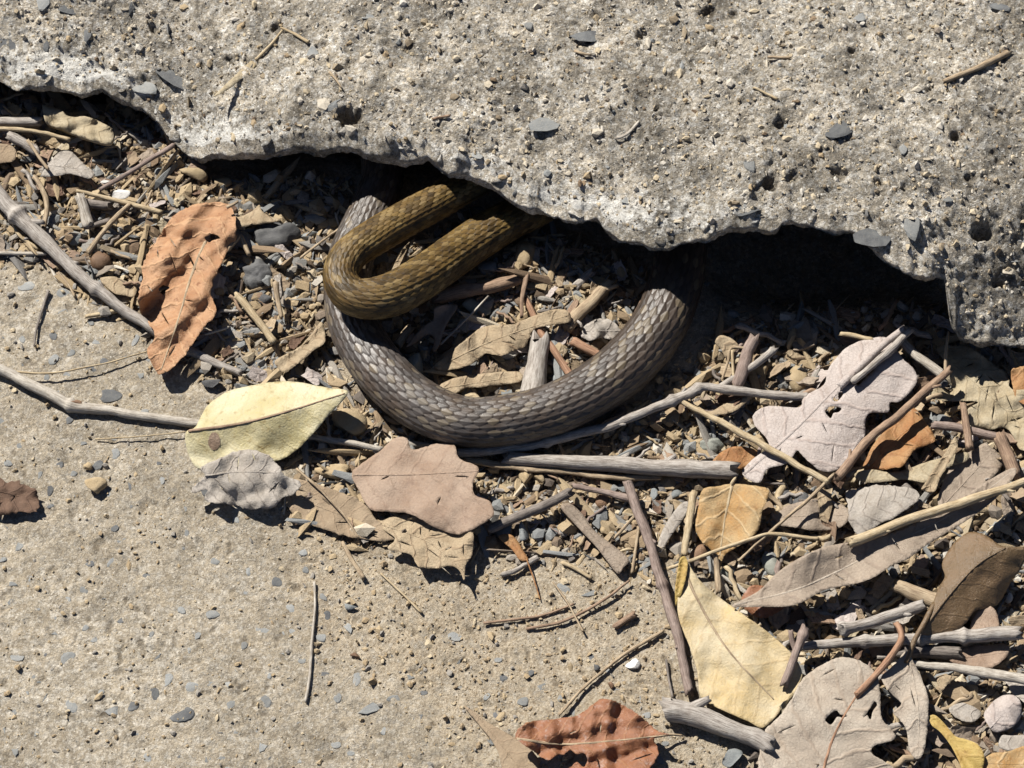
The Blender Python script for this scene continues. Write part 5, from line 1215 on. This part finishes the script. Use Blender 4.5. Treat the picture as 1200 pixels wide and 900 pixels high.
# ------------------------------------------------------------------ soil crumbs and litter dust: too small to count
def crumb_mat():
    s = NT('soil_crumbs')
    co = s.coord(); r = s.attr('rnd')
    col = s.ramp(r, [(0, (.31, .235, .145)), (.26, (.37, .29, .185)), (.42, (.25, .185, .12)), (.50, (.15, .105, .07)), (.60, (.29, .262, .225)), (.70, (.17, .175, .175)), (.80, (.24, .245, .24)), (.86, (.085, .06, .043)), (.92, (.45, .375, .26)), (1, (.47, .44, .39))])
    n = s.noise(co, 2.5, 4, .7)
    col = s.mix(1.0, col, s.ramp(n, [(.3, .75), (.7, 1.2)]), 'MULTIPLY')
    return s.done(col, .95, s.bump(n, .0004, .8), .15)
M_CRUMB = crumb_mat()
def crumbs(name, pos, rad, flat, label, sub=1, spl=0):
    """pos (n,2) photograph places"""
    base, Fb = ICO[1]
    n = len(pos); R_ = np.random.RandomState(n)
    w = unp(pos[:, 0], pos[:, 1], 0)
    gzv = ground_z(w[:, 0], w[:, 1])[0]
    Vv = np.repeat(base[None], n, 0) * (1 + .28 * R_.normal(size=(n, len(base), 1)).clip(-1.5, 1.5))
    st = np.exp(R_.normal(size=(n, 1, 3)) * .28); st[..., 2] *= flat
    if spl:
        el = R_.rand(n) < spl
        st[el, 0, 0] *= R_.uniform(2.2, 5.5, el.sum()); st[el, 0, 1] *= .6; st[el, 0, 2] *= .7
    Vv = Vv * st * (rad[:, None, None] / PXM * 1e-3)
    th = R_.rand(n) * 6.28; c_, s_ = np.cos(th)[:, None], np.sin(th)[:, None]
    x_, y_ = Vv[..., 0] * c_ - Vv[..., 1] * s_, Vv[..., 0] * s_ + Vv[..., 1] * c_
    tl = R_.normal(size=(n, 1)) * .3
    Vv = np.stack([x_, y_, Vv[..., 2] + x_ * tl], -1)
    z0 = (gzv + rad / PXM * .45 * np.abs(R_.normal(size=n)).clip(.3, 2.2)) * 1e-3
    Vv = Vv + np.stack([w[:, 0], w[:, 1], z0], -1)[:, None]
    F = (Fb[None] + (np.arange(n) * len(base))[:, None, None]).reshape(-1, 3)
    o = link(bpy.data.objects.new(name, mesh(name, Vv.reshape(-1, 3), F, M_CRUMB, {'rnd': np.repeat(R_.rand(n) if name == 'soil_crumbs' else R_.choice((.05, .15, .25, .35, .62, .92), n), len(base))}, False)))
    o['kind'] = 'stuff'; o['label'] = label; o['category'] = 'soil'
CR = np.random.RandomState(3)
q = np.stack([CR.uniform(-20, 1220, 90000), CR.uniform(60, 920, 90000)], 1)
lit = mask(_LIT, q[:, 0], q[:, 1])
vis = q[:, 1] > np.interp(q[:, 0], E[:, 0], E[:, 1]) + np.where((q[:, 0] > 240) & (q[:, 0] < 1090), 22, -8)
q1 = q[vis & (CR.rand(len(q)) < lit * .8)][:26000]
r1 = np.exp(CR.normal(size=len(q1)) * .6) * 2.35
gap = np.array([(np.hypot(SNPX[::6, 0] - a, SNPX[::6, 1] - b) - SNR[::6]).min() for a, b in q1])
q1, r1 = q1[gap > 1], r1[gap > 1]
crumbs('soil_crumbs', q1, np.clip(r1, 1.2, 9), .75, 'brown soil crumbs and litter dust between leaves and twigs', spl=.35)
sd_ = mask(_SAND, q[:, 0], q[:, 1])
q2 = q[vis & (lit < .4) & (q[:, 1] > 290) & (CR.rand(len(q)) < .05 + .15 * sd_)][:7000]
crumbs('sand_grains', q2, np.clip(np.exp(CR.normal(size=len(q2)) * .45) * 1.25, .7, 3.6), .8, 'loose sand grains scattered over the worn pavement')

# grit on the slab
k_ = CR.randint(0, _SV.shape[0] * _SV.shape[1], 30000)
sv = _SV.reshape(-1, 3)[k_]
spx_, spy_ = proj(sv)
sv = sv[(spx_ > -15) & (spx_ < 1215) & (spy_ > -15) & (CR.rand(len(sv)) < .8)][:6500]
base, Fb = ICO[1]
n = len(sv)
rad = np.clip(np.exp(CR.normal(size=n) * .55) * 1.15, .6, 5.0) / PXM * 1e-3
Vv = base[None] * (1 + .3 * CR.normal(size=(n, len(base), 1)).clip(-1.5, 1.5)) * np.exp(CR.normal(size=(n, 1, 3)) * .3) * rad[:, None, None] + sv[:, None]
o = link(bpy.data.objects.new('slab_grit', mesh('slab_grit', Vv.reshape(-1, 3), (Fb[None] + (np.arange(n) * len(base))[:, None, None]).reshape(-1, 3), M_CRUMB, {'rnd': np.repeat(np.where(CR.rand(n) < .75, .88 + .12 * CR.rand(n), CR.rand(n)), len(base))}, False)))
o['kind'] = 'stuff'; o['label'] = 'loose grit lying on the broken concrete slab'; o['category'] = 'grit'
